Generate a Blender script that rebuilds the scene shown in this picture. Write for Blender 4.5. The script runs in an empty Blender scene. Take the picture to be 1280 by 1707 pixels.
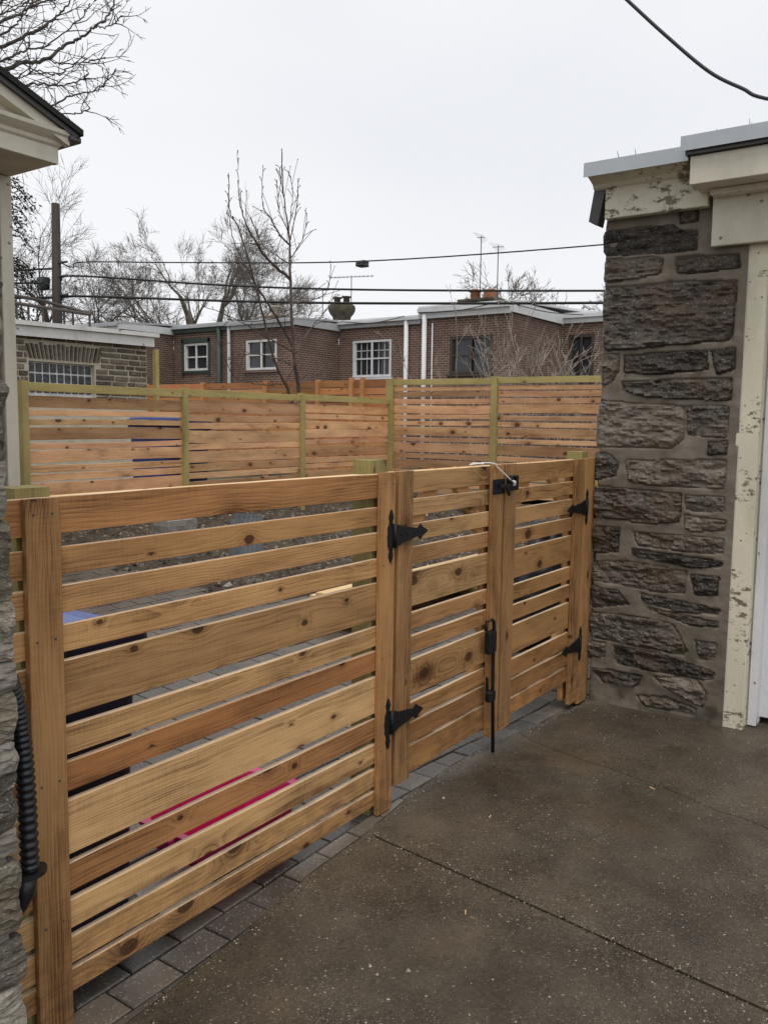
import bpy, bmesh, math, random
from mathutils import Vector, Matrix, noise
from mathutils.geometry import delaunay_2d_cdt
R = math.radians
random.seed(7)
scene = bpy.context.scene
C = scene.collection
# ------------------------------------------------------------------ camera
cam = bpy.data.cameras.new('camera'); camo = bpy.data.objects.new('camera', cam); C.objects.link(camo)
fwd = Vector((0.8156, 0.5694, -0.1032)).normalized()
rgt = Vector((0.5740, -0.8188, 0.0126)); rgt = (rgt - fwd*rgt.dot(fwd)).normalized()
upv = rgt.cross(fwd).normalized()
camo.matrix_world = Matrix.Translation((0, 0, 1.7)) @ Matrix((rgt, upv, -fwd)).transposed().to_4x4()
cam.sensor_fit = 'VERTICAL'; cam.sensor_height = 24; cam.lens = 24*1419.16/1707
cam.clip_start = .05; cam.clip_end = 600
scene.camera = camo
# ------------------------------------------------------------------ world: even overcast over a faint clear sky
SUN_EL, SUN_AZ = R(68), R(215)          # the sun stands behind and to the right of the viewer
w = bpy.data.worlds.new('World'); scene.world = w; w.use_nodes = True
nt = w.node_tree; nt.nodes.clear()
sky = nt.nodes.new('ShaderNodeTexSky'); sky.sky_type = 'NISHITA'; sky.sun_disc = False
sky.sun_elevation = SUN_EL; sky.sun_rotation = R(90) - SUN_AZ; sky.dust_density = 4
hs = nt.nodes.new('ShaderNodeHueSaturation'); hs.inputs['Saturation'].default_value = .12
tc = nt.nodes.new('ShaderNodeTexCoord'); mp = nt.nodes.new('ShaderNodeMapping'); mp.inputs['Scale'].default_value = (1, 1, 2.2)
no = nt.nodes.new('ShaderNodeTexNoise'); no.inputs['Scale'].default_value = 1.3; no.inputs['Detail'].default_value = 3
rp = nt.nodes.new('ShaderNodeValToRGB')
rp.color_ramp.elements[0].position = .3; rp.color_ramp.elements[0].color = (7.15, 7.32, 7.7, 1)
rp.color_ramp.elements[1].position = .72; rp.color_ramp.elements[1].color = (8.4, 8.44, 8.58, 1)
mx = nt.nodes.new('ShaderNodeMix'); mx.data_type = 'RGBA'; mx.inputs[0].default_value = .93
bg = nt.nodes.new('ShaderNodeBackground'); bg.inputs['Strength'].default_value = .11
ow = nt.nodes.new('ShaderNodeOutputWorld')
L = nt.links.new
L(sky.outputs[0], hs.inputs['Color']); L(hs.outputs[0], mx.inputs[6]); L(tc.outputs['Generated'], mp.inputs[0]); L(mp.outputs[0], no.inputs['Vector'])
L(no.outputs['Fac'], rp.inputs[0]); L(rp.outputs[0], mx.inputs[7]); L(mx.outputs[2], bg.inputs['Color']); L(bg.outputs[0], ow.inputs['Surface'])
# ------------------------------------------------------------------ sun (soft, behind cloud)
sl = bpy.data.lights.new('sun', 'SUN'); sl.energy = 1.5; sl.angle = R(30); sl.color = (1, .96, .9)
so = bpy.data.objects.new('sun', sl); C.objects.link(so)
sd = Vector((math.cos(SUN_EL)*math.cos(SUN_AZ), math.cos(SUN_EL)*math.sin(SUN_AZ), math.sin(SUN_EL)))
so.rotation_euler = sd.to_track_quat('Z', 'Y').to_euler(); so.location = (0, -3, 9)
# ------------------------------------------------------------------ render / view
vs = scene.view_settings; vs.view_transform = 'Standard'; vs.look = 'None'; vs.exposure = .16; vs.gamma = 1; vs.use_curve_mapping = False
scene.render.engine = 'CYCLES'

# ================================================================== helpers: nodes
class X:
    """a float socket with arithmetic"""
    def __init__(s, nt, sock): s.nt = nt; s.s = sock
    def op(s, o, b=None, c=None, clamp=False):
        n = s.nt.nodes.new('ShaderNodeMath'); n.operation = o; n.use_clamp = clamp
        for i, v in enumerate((s, b, c)):
            if v is None: continue
            if isinstance(v, X): s.nt.links.new(v.s, n.inputs[i])
            else: n.inputs[i].default_value = v
        return X(s.nt, n.outputs[0])
    def __add__(s, b): return s.op('ADD', b)
    __radd__ = __add__
    def __sub__(s, b): return s.op('SUBTRACT', b)
    def __mul__(s, b): return s.op('MULTIPLY', b)
    __rmul__ = __mul__
    def __truediv__(s, b): return s.op('DIVIDE', b)
    def fract(s): return s.op('FRACT')
    def pw(s, b): return s.op('POWER', b)
    def lt(s, b): return s.op('LESS_THAN', b)
    def gt(s, b): return s.op('GREATER_THAN', b)
    def sqrt(s): return s.op('SQRT')
    def mul_add(s, a, b): return s.op('MULTIPLY_ADD', a, b)
    def step(s, a, b, lo=0., hi=1.):
        n = s.nt.nodes.new('ShaderNodeMapRange'); n.interpolation_type = 'SMOOTHSTEP'
        for i, v in enumerate((s, a, b, lo, hi)):
            if isinstance(v, X): s.nt.links.new(v.s, n.inputs[i])
            else: n.inputs[i].default_value = v
        return X(s.nt, n.outputs[0])

class Mat:
    def __init__(s, name, rough=.7, spec=.4, metal=0.):
        s.m = bpy.data.materials.new(name); s.m.use_nodes = True; s.nt = s.m.node_tree
        s.b = s.nt.nodes['Principled BSDF']; s.b.inputs['Roughness'].default_value = rough
        s.b.inputs['Specular IOR Level'].default_value = spec; s.b.inputs['Metallic'].default_value = metal
        s.tc = s.nt.nodes.new('ShaderNodeTexCoord')
    def link(s, a, b): s.nt.links.new(a.s if isinstance(a, X) else a, b)
    def co(s, which='Object'):
        n = s.nt.nodes.new('ShaderNodeSeparateXYZ'); s.nt.links.new(s.tc.outputs[which], n.inputs[0])
        return [X(s.nt, n.outputs[i]) for i in range(3)]
    def world(s):
        g = s.nt.nodes.new('ShaderNodeNewGeometry'); n = s.nt.nodes.new('ShaderNodeSeparateXYZ'); s.nt.links.new(g.outputs['Position'], n.inputs[0])
        return [X(s.nt, n.outputs[i]) for i in range(3)]
    def vec(s, a, b, c=0.):
        n = s.nt.nodes.new('ShaderNodeCombineXYZ')
        for i, v in enumerate((a, b, c)):
            if isinstance(v, X): s.nt.links.new(v.s, n.inputs[i])
            else: n.inputs[i].default_value = v
        return n.outputs[0]
    def noise(s, v, scale=1., detail=2., rough=.5, dist=0., col=False):
        n = s.nt.nodes.new('ShaderNodeTexNoise'); s.nt.links.new(v, n.inputs['Vector'])
        n.inputs['Scale'].default_value = scale; n.inputs['Detail'].default_value = detail; n.inputs['Roughness'].default_value = rough; n.inputs['Distortion'].default_value = dist
        return n.outputs['Color'] if col else X(s.nt, n.outputs['Fac'])
    def voro(s, v, scale=1., dim='3D', feat='F1'):
        n = s.nt.nodes.new('ShaderNodeTexVoronoi'); n.voronoi_dimensions = dim; n.feature = feat; s.nt.links.new(v, n.inputs['Vector']); n.inputs['Scale'].default_value = scale
        return n
    def sep(s, sock):
        n = s.nt.nodes.new('ShaderNodeSeparateXYZ'); s.nt.links.new(sock, n.inputs[0]); return [X(s.nt, n.outputs[i]) for i in range(3)]
    def rnd(s):
        n = s.nt.nodes.new('ShaderNodeObjectInfo'); return X(s.nt, n.outputs['Random']), n.outputs['Color']
    def ramp(s, f, stops):
        n = s.nt.nodes.new('ShaderNodeValToRGB'); e = n.color_ramp.elements
        while len(e) < len(stops): e.new(.5)
        for k, (p, c) in enumerate(stops): e[k].position = p; e[k].color = (*c, 1)
        s.link(f, n.inputs[0]); return n.outputs[0]
    def mix(s, f, a, b, mode='MIX'):
        n = s.nt.nodes.new('ShaderNodeMix'); n.data_type = 'RGBA'; n.blend_type = mode
        for i, v in ((0, f), (6, a), (7, b)):
            if isinstance(v, X): s.nt.links.new(v.s, n.inputs[i])
            elif isinstance(v, bpy.types.NodeSocket): s.nt.links.new(v, n.inputs[i])
            elif isinstance(v, tuple): n.inputs[i].default_value = (*v, 1)
            else: n.inputs[i].default_value = v
        return n.outputs[2]
    def bump(s, h, strength=.4, dist=.01):
        n = s.nt.nodes.new('ShaderNodeBump'); n.inputs['Strength'].default_value = strength; n.inputs['Distance'].default_value = dist
        s.link(h, n.inputs['Height']); s.nt.links.new(n.outputs[0], s.b.inputs['Normal'])
    def color(s, c):
        if isinstance(c, tuple): s.b.inputs['Base Color'].default_value = (*c, 1)
        else: s.link(c, s.b.inputs['Base Color'])
    def rough(s, r): s.link(r, s.b.inputs['Roughness'])

M = {}
def plain(name, col, rough=.6, spec=.4, metal=0., var=.18, scale=9., bump=.15):
    m = Mat(name, rough, spec, metal); x, y, z = m.world(); n = m.noise(m.vec(x, y, z), scale, 4, .6); n2 = m.noise(m.vec(x, y, z), scale*7, 2)
    lo = tuple(c*(1-var*1.4) for c in col); hi = tuple(min(1, c*(1+var)) for c in col)
    m.color(m.ramp(n*.7+n2*.3, [(.3, lo), (.7, hi)])); m.bump(n2, bump, .004)
    m.rough(n.mul_add(.2, rough-.1)); M[name] = m.m; return m.m

def wood(name, axis, light, dark, knot, kdens=.5, kx=2.6, ky=5.5, ring=115., kr=1., rough=.72, bump=.35, sawn_lit=0.):
    m = Mat(name, rough, .25); x, y, z = m.co()
    Lc, Wc, Tc = {'x': (x, z, y), 'z': (z, x, y), 'y': (y, z, x)}[axis]
    rn, oc = m.rnd(); r2 = (rn*17.31).fract(); r3 = (rn*41.7).fract(); r4 = (rn*73.9).fract()
    L1 = Lc + rn*53.1
    warp = m.noise(m.vec(L1*1.5, Wc*3+rn*9, Tc*2), 1, 2) - .5
    warp2 = m.noise(m.vec(L1*5, Wc*9+r2*9, Tc*5), 1, 2) - .5
    sx, sy = L1*kx, Wc*ky + r3*31
    v = m.voro(m.vec(sx, sy), 1, '2D'); px, py, _ = m.sep(v.outputs['Position']); cr, cg, cb = m.sep(v.outputs['Color'])
    dl = (sx-px)/kx; dw = (sy-py)/ky
    d = (dl*dl*.4 + dw*dw).sqrt() + warp2*.016
    act = cg.lt(kdens); rad = (cb*cb).mul_add(.015*kr, .0045*kr)
    km = d.step(rad*1.15, rad*.75)*act
    halo = d.step(rad*3.2, rad*.8)*act
    q = d/(rad*2.4); push = (q*q*-1.).op('EXPONENT')*rad*act*2.2
    W2 = Wc + warp*.07 + warp2*.012 + (r2-.5)*.14; T2 = Tc + r4.mul_add(.05, .03) + push
    rr = (W2*W2 + T2*T2).sqrt()
    rg = (rr*r3.mul_add(ring*.6, ring*.7)).fract()
    late = rg.pw(2.6)*rg.step(1., .9)
    fib = m.noise(m.vec(L1*7, Wc*300, Tc*300), 1, 2)
    saw = m.noise(m.vec(L1*150, Wc*12, Tc*12), 1, 1)
    blo = m.noise(m.vec(L1*1.4, Wc*6+r2*20, Tc), 1, 3, .6)
    f = late*.38 + (fib-.5)*1.0 + (blo-.5)*1.9 + .27 + halo*.3 + (saw-.5)*.26
    col = m.ramp(f, [(.05, light), (.5, tuple((a*.6+b*.4) for a, b in zip(light, dark))), (.95, dark)])
    stain = m.noise(m.vec(L1*.9, Wc*2.2+r4*17, Tc), 2.6, 5, .6).step(.56, .76)
    col = m.mix(stain*.5, col, (dark[0]*.55, dark[1]*.55, dark[2]*.6))
    col = m.mix(km*.86, col, knot)
    kring = (d/rad*2.3).fract().step(.55, .95)*km
    col = m.mix(kring*.5, col, tuple(k*.35 for k in knot))
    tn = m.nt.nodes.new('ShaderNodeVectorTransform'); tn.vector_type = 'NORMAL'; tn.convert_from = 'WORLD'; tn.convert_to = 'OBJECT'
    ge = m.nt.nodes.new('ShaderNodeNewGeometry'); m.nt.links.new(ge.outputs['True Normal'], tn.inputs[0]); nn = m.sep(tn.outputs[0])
    cut = nn[{'x': 2, 'z': 0, 'y': 2}[axis]].op('ABSOLUTE').step(.75, .9)      # freshly sawn edges are paler, and the brightness of sky-lit tops is painted in
    col = m.mix(1., col, oc, 'MULTIPLY')
    if sawn_lit: col = m.mix(cut*sawn_lit, col, m.mix(fib, (.66, .49, .31), (.9, .74, .53)))
    wx, wy, wz = m.world(); mud = m.noise(m.vec(wx*3, wy*3, wz*7), 3, 5, .65).step(.42, .62)*wz.step(.42, .06)
    if sawn_lit > .5 or axis == 'z': col = m.mix(mud*.45, col, (.085, .05, .028))     # mud splashed up from the ground
    m.color(col); m.bump(late*-.5 + fib*.9 + saw*.35 - km*.3, bump, .0018)
    m.rough(fib.mul_add(.25, rough-.12))
    M[name] = m.m
CL, CD, CK = (.61, .39, .2), (.14, .068, .03), (.07, .032, .016)
wood('cedar_x', 'x', CL, CD, CK, .64, 2.7, 6., 98, kr=1.35, sawn_lit=.85)
wood('cedar_z', 'z', CL, CD, CK, .3, 2.2, 5., 120, kr=1.1)
for ax in 'xy': wood('knotty_cedar_'+ax, ax, (.76, .47, .255), (.3, .145, .065), (.08, .036, .02), .3, 3.6, 7., 90, kr=1.6, bump=.2, sawn_lit=.4)
for ax in 'xyz': wood('green_lumber_'+ax, ax, (.42, .345, .155), (.2, .16, .07), (.13, .1, .04), .45, 3., 7., 120, bump=.25)
for ax in 'xyz': wood('pine_'+ax, ax, (.78, .56, .31), (.56, .34, .15), (.25, .12, .05), .5, 2.5, 6, 110, bump=.2)
wood('far_cedar_y', 'y', (.52, .25, .1), (.34, .14, .05), (.1, .04, .02), .5, 3., 6., 60, bump=.1)
wood('far_cedar_z', 'z', (.52, .27, .11), (.34, .15, .055), (.1, .04, .02), .3, 3., 6., 60, bump=.1)
wood('pole_wood', 'z', (.055, .046, .04), (.022, .019, .017), (.02, .02, .02), .2, 1., 3., 30, bump=.5)

def mk_concrete():
    m = Mat('concrete', .6, .35); x, y, z = m.world(); v = m.vec(x, y, 0.)
    big = m.noise(v, .8, 4, .6); mid = m.noise(v, 5, 5, .65); fine = m.noise(v, 60, 3, .7)
    base = m.ramp(big*.62 + mid*.42 + fine*.3 - .12, [(.36, (.021, .0165, .0115)), (.53, (.058, .046, .032)), (.74, (.112, .09, .064))])
    wear = (m.noise(v, 1.3, 3).step(.38, .62)*.8 + .2)
    for sc, th, lo, hi, am in ((330, .13, (.11, .095, .075), (.3, .27, .23), .75), (200, .05, (.14, .12, .09), (.36, .33, .28), .8), (110, .016, (.2, .16, .1), (.42, .38, .3), .85)):
        vo = m.voro(v, sc, '2D'); cr, cg, cb = m.sep(vo.outputs['Color']); dd = X(m.nt, vo.outputs['Distance'])
        mk = cg.lt(wear*th)*dd.step(.46, .3)*am
        base = m.mix(mk, base, m.ramp(cr, [(0., lo), (1., hi)]))
    vo = m.voro(v, 95, '2D'); cr, cg, cb = m.sep(vo.outputs['Color']); dd = X(m.nt, vo.outputs['Distance'])
    base = m.mix(cg.lt(.07)*dd.step(.5, .2)*.45, base, (.022, .018, .014))
    vo = m.voro(v, 19, '2D'); cr, cg, cb = m.sep(vo.outputs['Color']); dd = X(m.nt, vo.outputs['Distance'])
    base = m.mix(cg.lt(.06)*(dd+mid*.5).step(.6, .2)*.5, base, (.02, .018, .014))
    rs = m.noise(v, 2.1, 4).step(.55, .72)
    base = m.mix(rs*.35, base, (.11, .075, .04))
    damp = m.noise(v, 1.1, 2).step(.42, .6)
    m.color(base); m.bump(mid*.5 + fine*.8, .8, .006); m.rough(damp.mul_add(.3, .36)); M['concrete'] = m.m
mk_concrete()
def mk_paver():
    m = Mat('paver', .5, .5); x, y, z = m.world(); v = m.vec(x, y, z); rn, oc = m.rnd()
    n = m.noise(v, 90, 3, .7); b = m.noise(v, 7, 4)
    d2 = m.noise(v, 3.2, 5, .65)
    c = m.ramp(n*.4 + b*.3 + rn*.5, [(.25, (.05, .045, .039)), (.55, (.088, .078, .067)), (.85, (.14, .112, .085))])
    c = m.mix(d2.step(.45, .68)*.55, c, (.045, .036, .026))
    sp = m.voro(v, 230); cr, cg, cb = m.sep(sp.outputs['Color']); c = m.mix(cg.lt(.05)*.6, c, (.3, .28, .24))
    m.color(c); m.bump(n, .5, .002); m.rough(b.mul_add(.3, .25)); M['paver'] = m.m
mk_paver()
def mk_stone(name, dark, mid, hi, rust, sp=.45, scale=1., rough=.42):
    m = Mat(name, rough, .5); x, y, z = m.world(); rn, oc = m.rnd()
    st = m.vec(x*10*scale, y*10*scale, z*34*scale + rn*40)
    a = m.noise(st, 1, 6, .68, .6); b = m.noise(m.vec(x, y, z), 70*scale, 4, .7); g = m.noise(m.vec(x, y, z+rn*9), 4, 3)
    c = m.ramp(a*.75 + b*.35 + (rn-.5)*.34 - .04, [(.3, dark), (.5, mid), (.72, hi)])
    c = m.mix(g.step(.46, .66)*.6, c, rust)
    vo = m.voro(m.vec(x, y, z*1.6), 170*scale); cr, cg, cb = m.sep(vo.outputs['Color'])
    gl = cg.lt(.06)*b.gt(.5); c = m.mix(gl*.55, c, (.42, .4, .37))
    m.color(c); m.bump(a*1.3 + b*.8, .9, .012*1/scale); m.rough(a.mul_add(.5, rough-.22)); M[name] = m.m
mk_stone('dark_schist', (.011, .009, .007), (.054, .043, .032), (.21, .178, .14), (.09, .058, .033), rough=.3)
mk_stone('pale_schist', (.05, .044, .034), (.17, .15, .12), (.4, .36, .3), (.2, .16, .1), rough=.65)
mk_stone('garage_stone', (.05, .042, .034), (.125, .105, .08), (.24, .21, .165), (.16, .105, .06), scale=.35, rough=.75)
def mk_mortar(name, c0, c1, c2, moss=False):
    m = Mat(name, .75, .3); x, y, z = m.world(); v = m.vec(x, y, z); a = m.noise(v, 6, 5, .65); b = m.noise(v, 130, 3, .7); s = m.noise(m.vec(x*3, y*3, z*.8), 2.2, 4)
    c = m.ramp(a*.5 + b*.25 + s*.3, [(.35, c0), (.55, c1), (.75, c2)])
    if moss:
        k = m.noise(v, 7, 4).step(.5, .66)*z.step(.75, .1)
        c = m.mix(k*.6, c, (.03, .036, .016))
        c = m.mix(m.noise(v, 3, 4).step(.5, .7)*z.step(.5, -.1)*.5, c, (.025, .022, .018))
    m.color(c); m.bump(a*.6 + b*.4, .5, .006); M[name] = m.m
mk_mortar('dark_mortar', (.10, .085, .066), (.18, .153, .12), (.27, .236, .19), True)
mk_mortar('pale_mortar', (.15, .135, .11), (.24, .22, .185), (.33, .31, .27))
mk_mortar('garage_mortar', (.42, .38, .29), (.54, .5, .4), (.64, .6, .5))
def mk_paint(name, col, peel, amt, sc=1.):
    m = Mat(name, .55, .35); x, y, z = m.world(); v = m.vec(x, y, z)
    a = m.noise(m.vec(x*8*sc, y*8*sc, z*17*sc), 1, 7, .75); l = m.noise(v, 2.2*sc, 2); g = m.noise(v, 30*sc, 3); 
    p = (a*.75 + l*.35).step(amt, amt+.025)
    dirt = m.noise(m.vec(x*4, y*4, z*1.2), 1, 4).step(.45, .75)
    c = m.ramp(g*.6 + l*.4, [(.3, tuple(k*.88 for k in col)), (.7, col)])
    c = m.mix(dirt*.4, c, (col[0]*.5, col[1]*.52, col[2]*.45))
    c = m.mix(p*.9, c, m.ramp(g, [(.35, tuple(k*.5 for k in peel)), (.65, peel)]))
    sp = m.voro(v, 60*sc); cr, cg, cb = m.sep(sp.outputs['Color']); c = m.mix(cg.lt(.005)*.7, c, (.06, .045, .03))
    m.color(c); m.bump(p*-1. + g*.15, .6, .003); M[name] = m.m
mk_paint('peeling_cream', (.68, .64, .51), (.2, .15, .1), .605)
mk_paint('cream_paint', (.66, .62, .51), (.3, .26, .2), .74)
mk_paint('worn_jamb', (.74, .69, .54), (.2, .155, .1), .615, 1.8)
mk_paint('white_paint', (.74, .74, .76), (.4, .4, .4), .84)
mk_paint('white_fascia', (.72, .72, .7), (.4, .38, .35), .76, .5)
mk_paint('green_paint', (.045, .07, .06), (.12, .1, .08), .72, .5)
plain('aluminium', (.42, .44, .46), .38, .5, .55, .06, 3, .03)
plain('dark_metal', (.07, .066, .066), .5, .5, .2)
plain('black_iron', (.007, .007, .008), .55, .35, 0., .3, 40, .3)
plain('black_plastic', (.012, .014, .017), .38, .5)
plain('navy_plastic', (.018, .025, .075), .4, .5, 0., .08)
plain('lid_sky_reflection', (.06, .13, .42), .25, .6, 0., .08)  # navy lid coloured blue to paint in the sky reflected on its top
plain('tarp_blue', (.02, .04, .17), .5, .4)
plain('pink_plastic', (.78, .035, .24), .35, .5, 0., .06)
plain('white_sheet', (.8, .8, .82), .5, .3, 0., .05)
plain('white_cord', (.75, .72, .66), .8, .2)
plain('galvanised', (.33, .36, .4), .42, .5, .6, .12, 6, .05)
plain('asphalt_shingle', (.02, .02, .021), .85, .3, 0., .4, 60, .5)
plain('roof_white', (.62, .63, .64), .6, .4, 0., .12, .8)
plain('roof_grey', (.4, .41, .42), .6, .4, 0., .15, .8)
plain('cable_black', (.012, .012, .013), .55, .4)
plain('terracotta', (.3, .13, .07), .8, .3, 0., .25, 9)
plain('chimney_moss', (.075, .068, .048), .9, .2, 0., .5, 5, .6)
plain('sand_joint', (.03, .026, .02), .95, .2, 0., .4, 120, .6)
plain('far_ground', (.09, .08, .05), .95, .2, 0., .3, .4)
plain('concrete_light', (.27, .25, .22), .85, .25, 0., .2, 20)
plain('pebble', (.36, .32, .26), .6, .4, 0., .4, 60)
plain('curtain', (.4, .38, .35), .8, .2)
plain('steel_brown', (.06, .048, .04), .6, .4)
plain('rag', (.72, .66, .54), .9, .1)
def mk_dirt():
    m = Mat('dirt', .9, .25); x, y, z = m.world(); v = m.vec(x, y, z); a = m.noise(v, 3, 6, .7); b = m.noise(v, 40, 4, .7); 
    c = m.ramp(a*.5 + b*.5, [(.32, (.03, .023, .017)), (.5, (.085, .066, .048)), (.7, (.17, .14, .105))])
    vo = m.voro(v, 28); cr, cg, cb = m.sep(vo.outputs['Color']); c = m.mix(cg.lt(.12)*.8, c, m.ramp(cr, [(0., (.12, .1, .08)), (1., (.34, .3, .25))]))
    m.color(c); m.bump(a*.5 + b, 1., .03); M['dirt'] = m.m
mk_dirt()
def mk_glass(name, col=(.02, .024, .028), rough=.08):
    m = Mat(name, rough, .5); x, y, z = m.world(); n = m.noise(m.vec(x, y, z), 3, 2); m.color(m.ramp(n, [(.3, col), (.7, tuple(c*1.8 for c in col))])); m.bump(n, .05, .02); M[name] = m.m
mk_glass('window_glass')
def mk_block():
    m = Mat('glass_block', .15, .6); x, y, z = m.world(); n = m.noise(m.vec(x, y, z), 22, 2, .5, 1.5); m.color(m.ramp(n, [(.4, (.012, .015, .017)), (.6, (.05, .056, .06)), (.8, (.16, .17, .18))])); m.bump(n, .5, .02); M['glass_block'] = m.m
mk_block()
def mk_brick(name, ax):
    m = Mat(name, .8, .25); x, y, z = m.world()
    n = m.nt.nodes.new('ShaderNodeTexBrick'); m.nt.links.new(m.vec(y if ax == 'y' else x, z), n.inputs['Vector'])
    n.inputs['Scale'].default_value = 1; n.inputs['Brick Width'].default_value = .2; n.inputs['Row Height'].default_value = .068; n.inputs['Mortar Size'].default_value = .011; n.inputs['Mortar Smooth'].default_value = .2
    n.inputs['Color1'].default_value = (.165, .083, .06, 1); n.inputs['Color2'].default_value = (.1, .055, .043, 1); n.inputs['Mortar'].default_value = (.3, .26, .22, 1); n.inputs['Bias'].default_value = -.1
    a = m.noise(m.vec(x, y, z), .7, 4); b = m.noise(m.vec(x*3, y*3, z*9), 1.5, 3)
    c = m.mix((a*.6+b*.4).step(.4, .66)*.6, n.outputs['Color'], (.08, .047, .037)); m.color(c)
    m.bump(X(m.nt, n.outputs['Fac'])*-1., .6, .008); M[name] = m.m
mk_brick('brick_y', 'y'); mk_brick('brick_x', 'x')
def mk_bark(name, c0, c1):
    m = Mat(name, .9, .2); x, y, z = m.world(); a = m.noise(m.vec(x, y, z*.5), 6, 4, .6); m.color(m.ramp(a, [(.35, c0), (.65, c1)])); m.bump(a, .5, .02); M[name] = m.m
mk_bark('bark_dark', (.04, .034, .03), (.09, .078, .068)); mk_bark('bark_sycamore', (.12, .105, .085), (.3, .27, .23)); mk_bark('bark_twig', (.15, .135, .12), (.25, .23, .205)); mk_bark('bark_plum', (.07, .05, .045), (.14, .105, .093)); mk_bark('bark_pale', (.24, .2, .17), (.38, .33, .29)); mk_bark('hemlock_needles', (.014, .02, .012), (.035, .045, .025))

# ================================================================== helpers: objects
def tag(o, label=None, cat=None, group=None, kind=None):
    if label: o['label'] = label
    if cat: o['category'] = cat
    if group: o['group'] = group
    if kind: o['kind'] = kind
    return o
def thing(name, label, cat, loc=(0, 0, 0), group=None, rz=0.):
    o = bpy.data.objects.new(name, None); C.objects.link(o); o.location = loc; o.rotation_euler.z = rz; o.empty_display_size = .1
    return tag(o, label, cat, group)
def put(name, me, mat, parent=None, loc=(0, 0, 0), tint=None):
    o = bpy.data.objects.new(name, me); C.objects.link(o)
    if mat and not me.materials: me.materials.append(M[mat])
    o.location = loc
    if parent:
        o.parent = parent
        pl, pz = base_of(parent)
        o.matrix_parent_inverse = (Matrix.Translation(pl) @ Matrix.Rotation(pz, 4, 'Z')).inverted()
    if tint: o.color = (*tint, 1)
    return o
def base_of(o):
    # world place of a parent (all parents are unrotated except things with rz)
    m = Matrix.Identity(4); ch = []
    while o: ch.append(o); o = o.parent
    for c in reversed(ch):
        m = m @ c.matrix_parent_inverse @ Matrix.Translation(c.location) @ Matrix.Rotation(c.rotation_euler.z, 4, 'Z')
    return m.to_translation(), math.atan2(m[1][0], m[0][0])
def from_data(name, v, f, smooth=False):
    me = bpy.data.meshes.new(name); me.from_pydata([tuple(a) for a in v], [], f); me.update()
    if smooth: me.polygons.foreach_set('use_smooth', [True]*len(me.polygons))
    return me
def from_bm(name, bm, smooth=False):
    me = bpy.data.meshes.new(name); bm.normal_update(); bm.to_mesh(me); bm.free()
    if smooth: me.polygons.foreach_set('use_smooth', [True]*len(me.polygons))
    return me
def box(name, x0, x1, y0, y1, z0, z1, mat, parent=None, bev=0., tint=None, jit=0.):
    c = Vector(((x0+x1)/2, (y0+y1)/2, (z0+z1)/2)); h = Vector((abs(x1-x0)/2, abs(y1-y0)/2, abs(z1-z0)/2))
    bm = bmesh.new(); bmesh.ops.create_cube(bm, size=2)
    for v in bm.verts:
        v.co = Vector((v.co.x*h.x, v.co.y*h.y, v.co.z*h.z)) + Vector([random.uniform(-jit, jit) for _ in range(3)])
    if bev: bmesh.ops.bevel(bm, geom=bm.edges[:], offset=bev, segments=1, affect='EDGES')
    return put(name, from_bm(name, bm), mat, parent, c, tint)
def plank(name, a, b, wid, thk, mat, parent=None, tint=None, bow=.0, bev=.0018, up=None, n=8):
    """a board from a to b: local x/z/y is its length (by material), slight bow and uneven edges"""
    a = Vector(a); b = Vector(b); c = (a+b)/2; d = b-a; ln = d.length; d.normalize()
    ax = {'x': 0, 'y': 1, 'z': 2}[mat[-1]]
    Wd = {0: Vector((0, 0, 1)), 1: Vector((0, 0, 1)), 2: Vector((1, 0, 0))}[ax]
    if up: Wd = Vector(up)
    Wd = (Wd - d*Wd.dot(d)).normalized(); Td = d.cross(Wd).normalized()
    s = random.uniform(0, 99); vs = []; fs = []
    ring = [(-1, -1, 1, 0), (-1, -1, 0, 1), (-1, 1, 0, -1), (-1, 1, 1, 0), (1, 1, -1, 0), (1, 1, 0, -1), (1, -1, 0, 1), (1, -1, -1, 0)]
    for k in range(n+1):
        t = k/n; off = bow*(4*t*(1-t)) ; e = [min(.0022, bev*.8)*noise.noise((s+i*7, t*ln*3.2, 0)) for i in range(4)]
        for i, (wq, tq, ew, et) in enumerate(ring):
            o = d*((t-.5)*ln) + Wd*(wq*wid/2 + ew*bev + e[i % 4]) + Td*(tq*thk/2 + et*bev) + Wd*off
            vs.append(o)
    for k in range(n):
        for i in range(8):
            j = (i+1) % 8; fs.append((k*8+i, k*8+j, k*8+8+j, k*8+8+i))
    fs.append(tuple(range(7, -1, -1))); fs.append(tuple(n*8+i for i in range(8)))
    me = from_data(name, vs, fs); bm = bmesh.new(); bm.from_mesh(me); bmesh.ops.recalc_face_normals(bm, faces=bm.faces); bm.to_mesh(me); bm.free()
    return put(name, me, mat, parent, c, tint)
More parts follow.
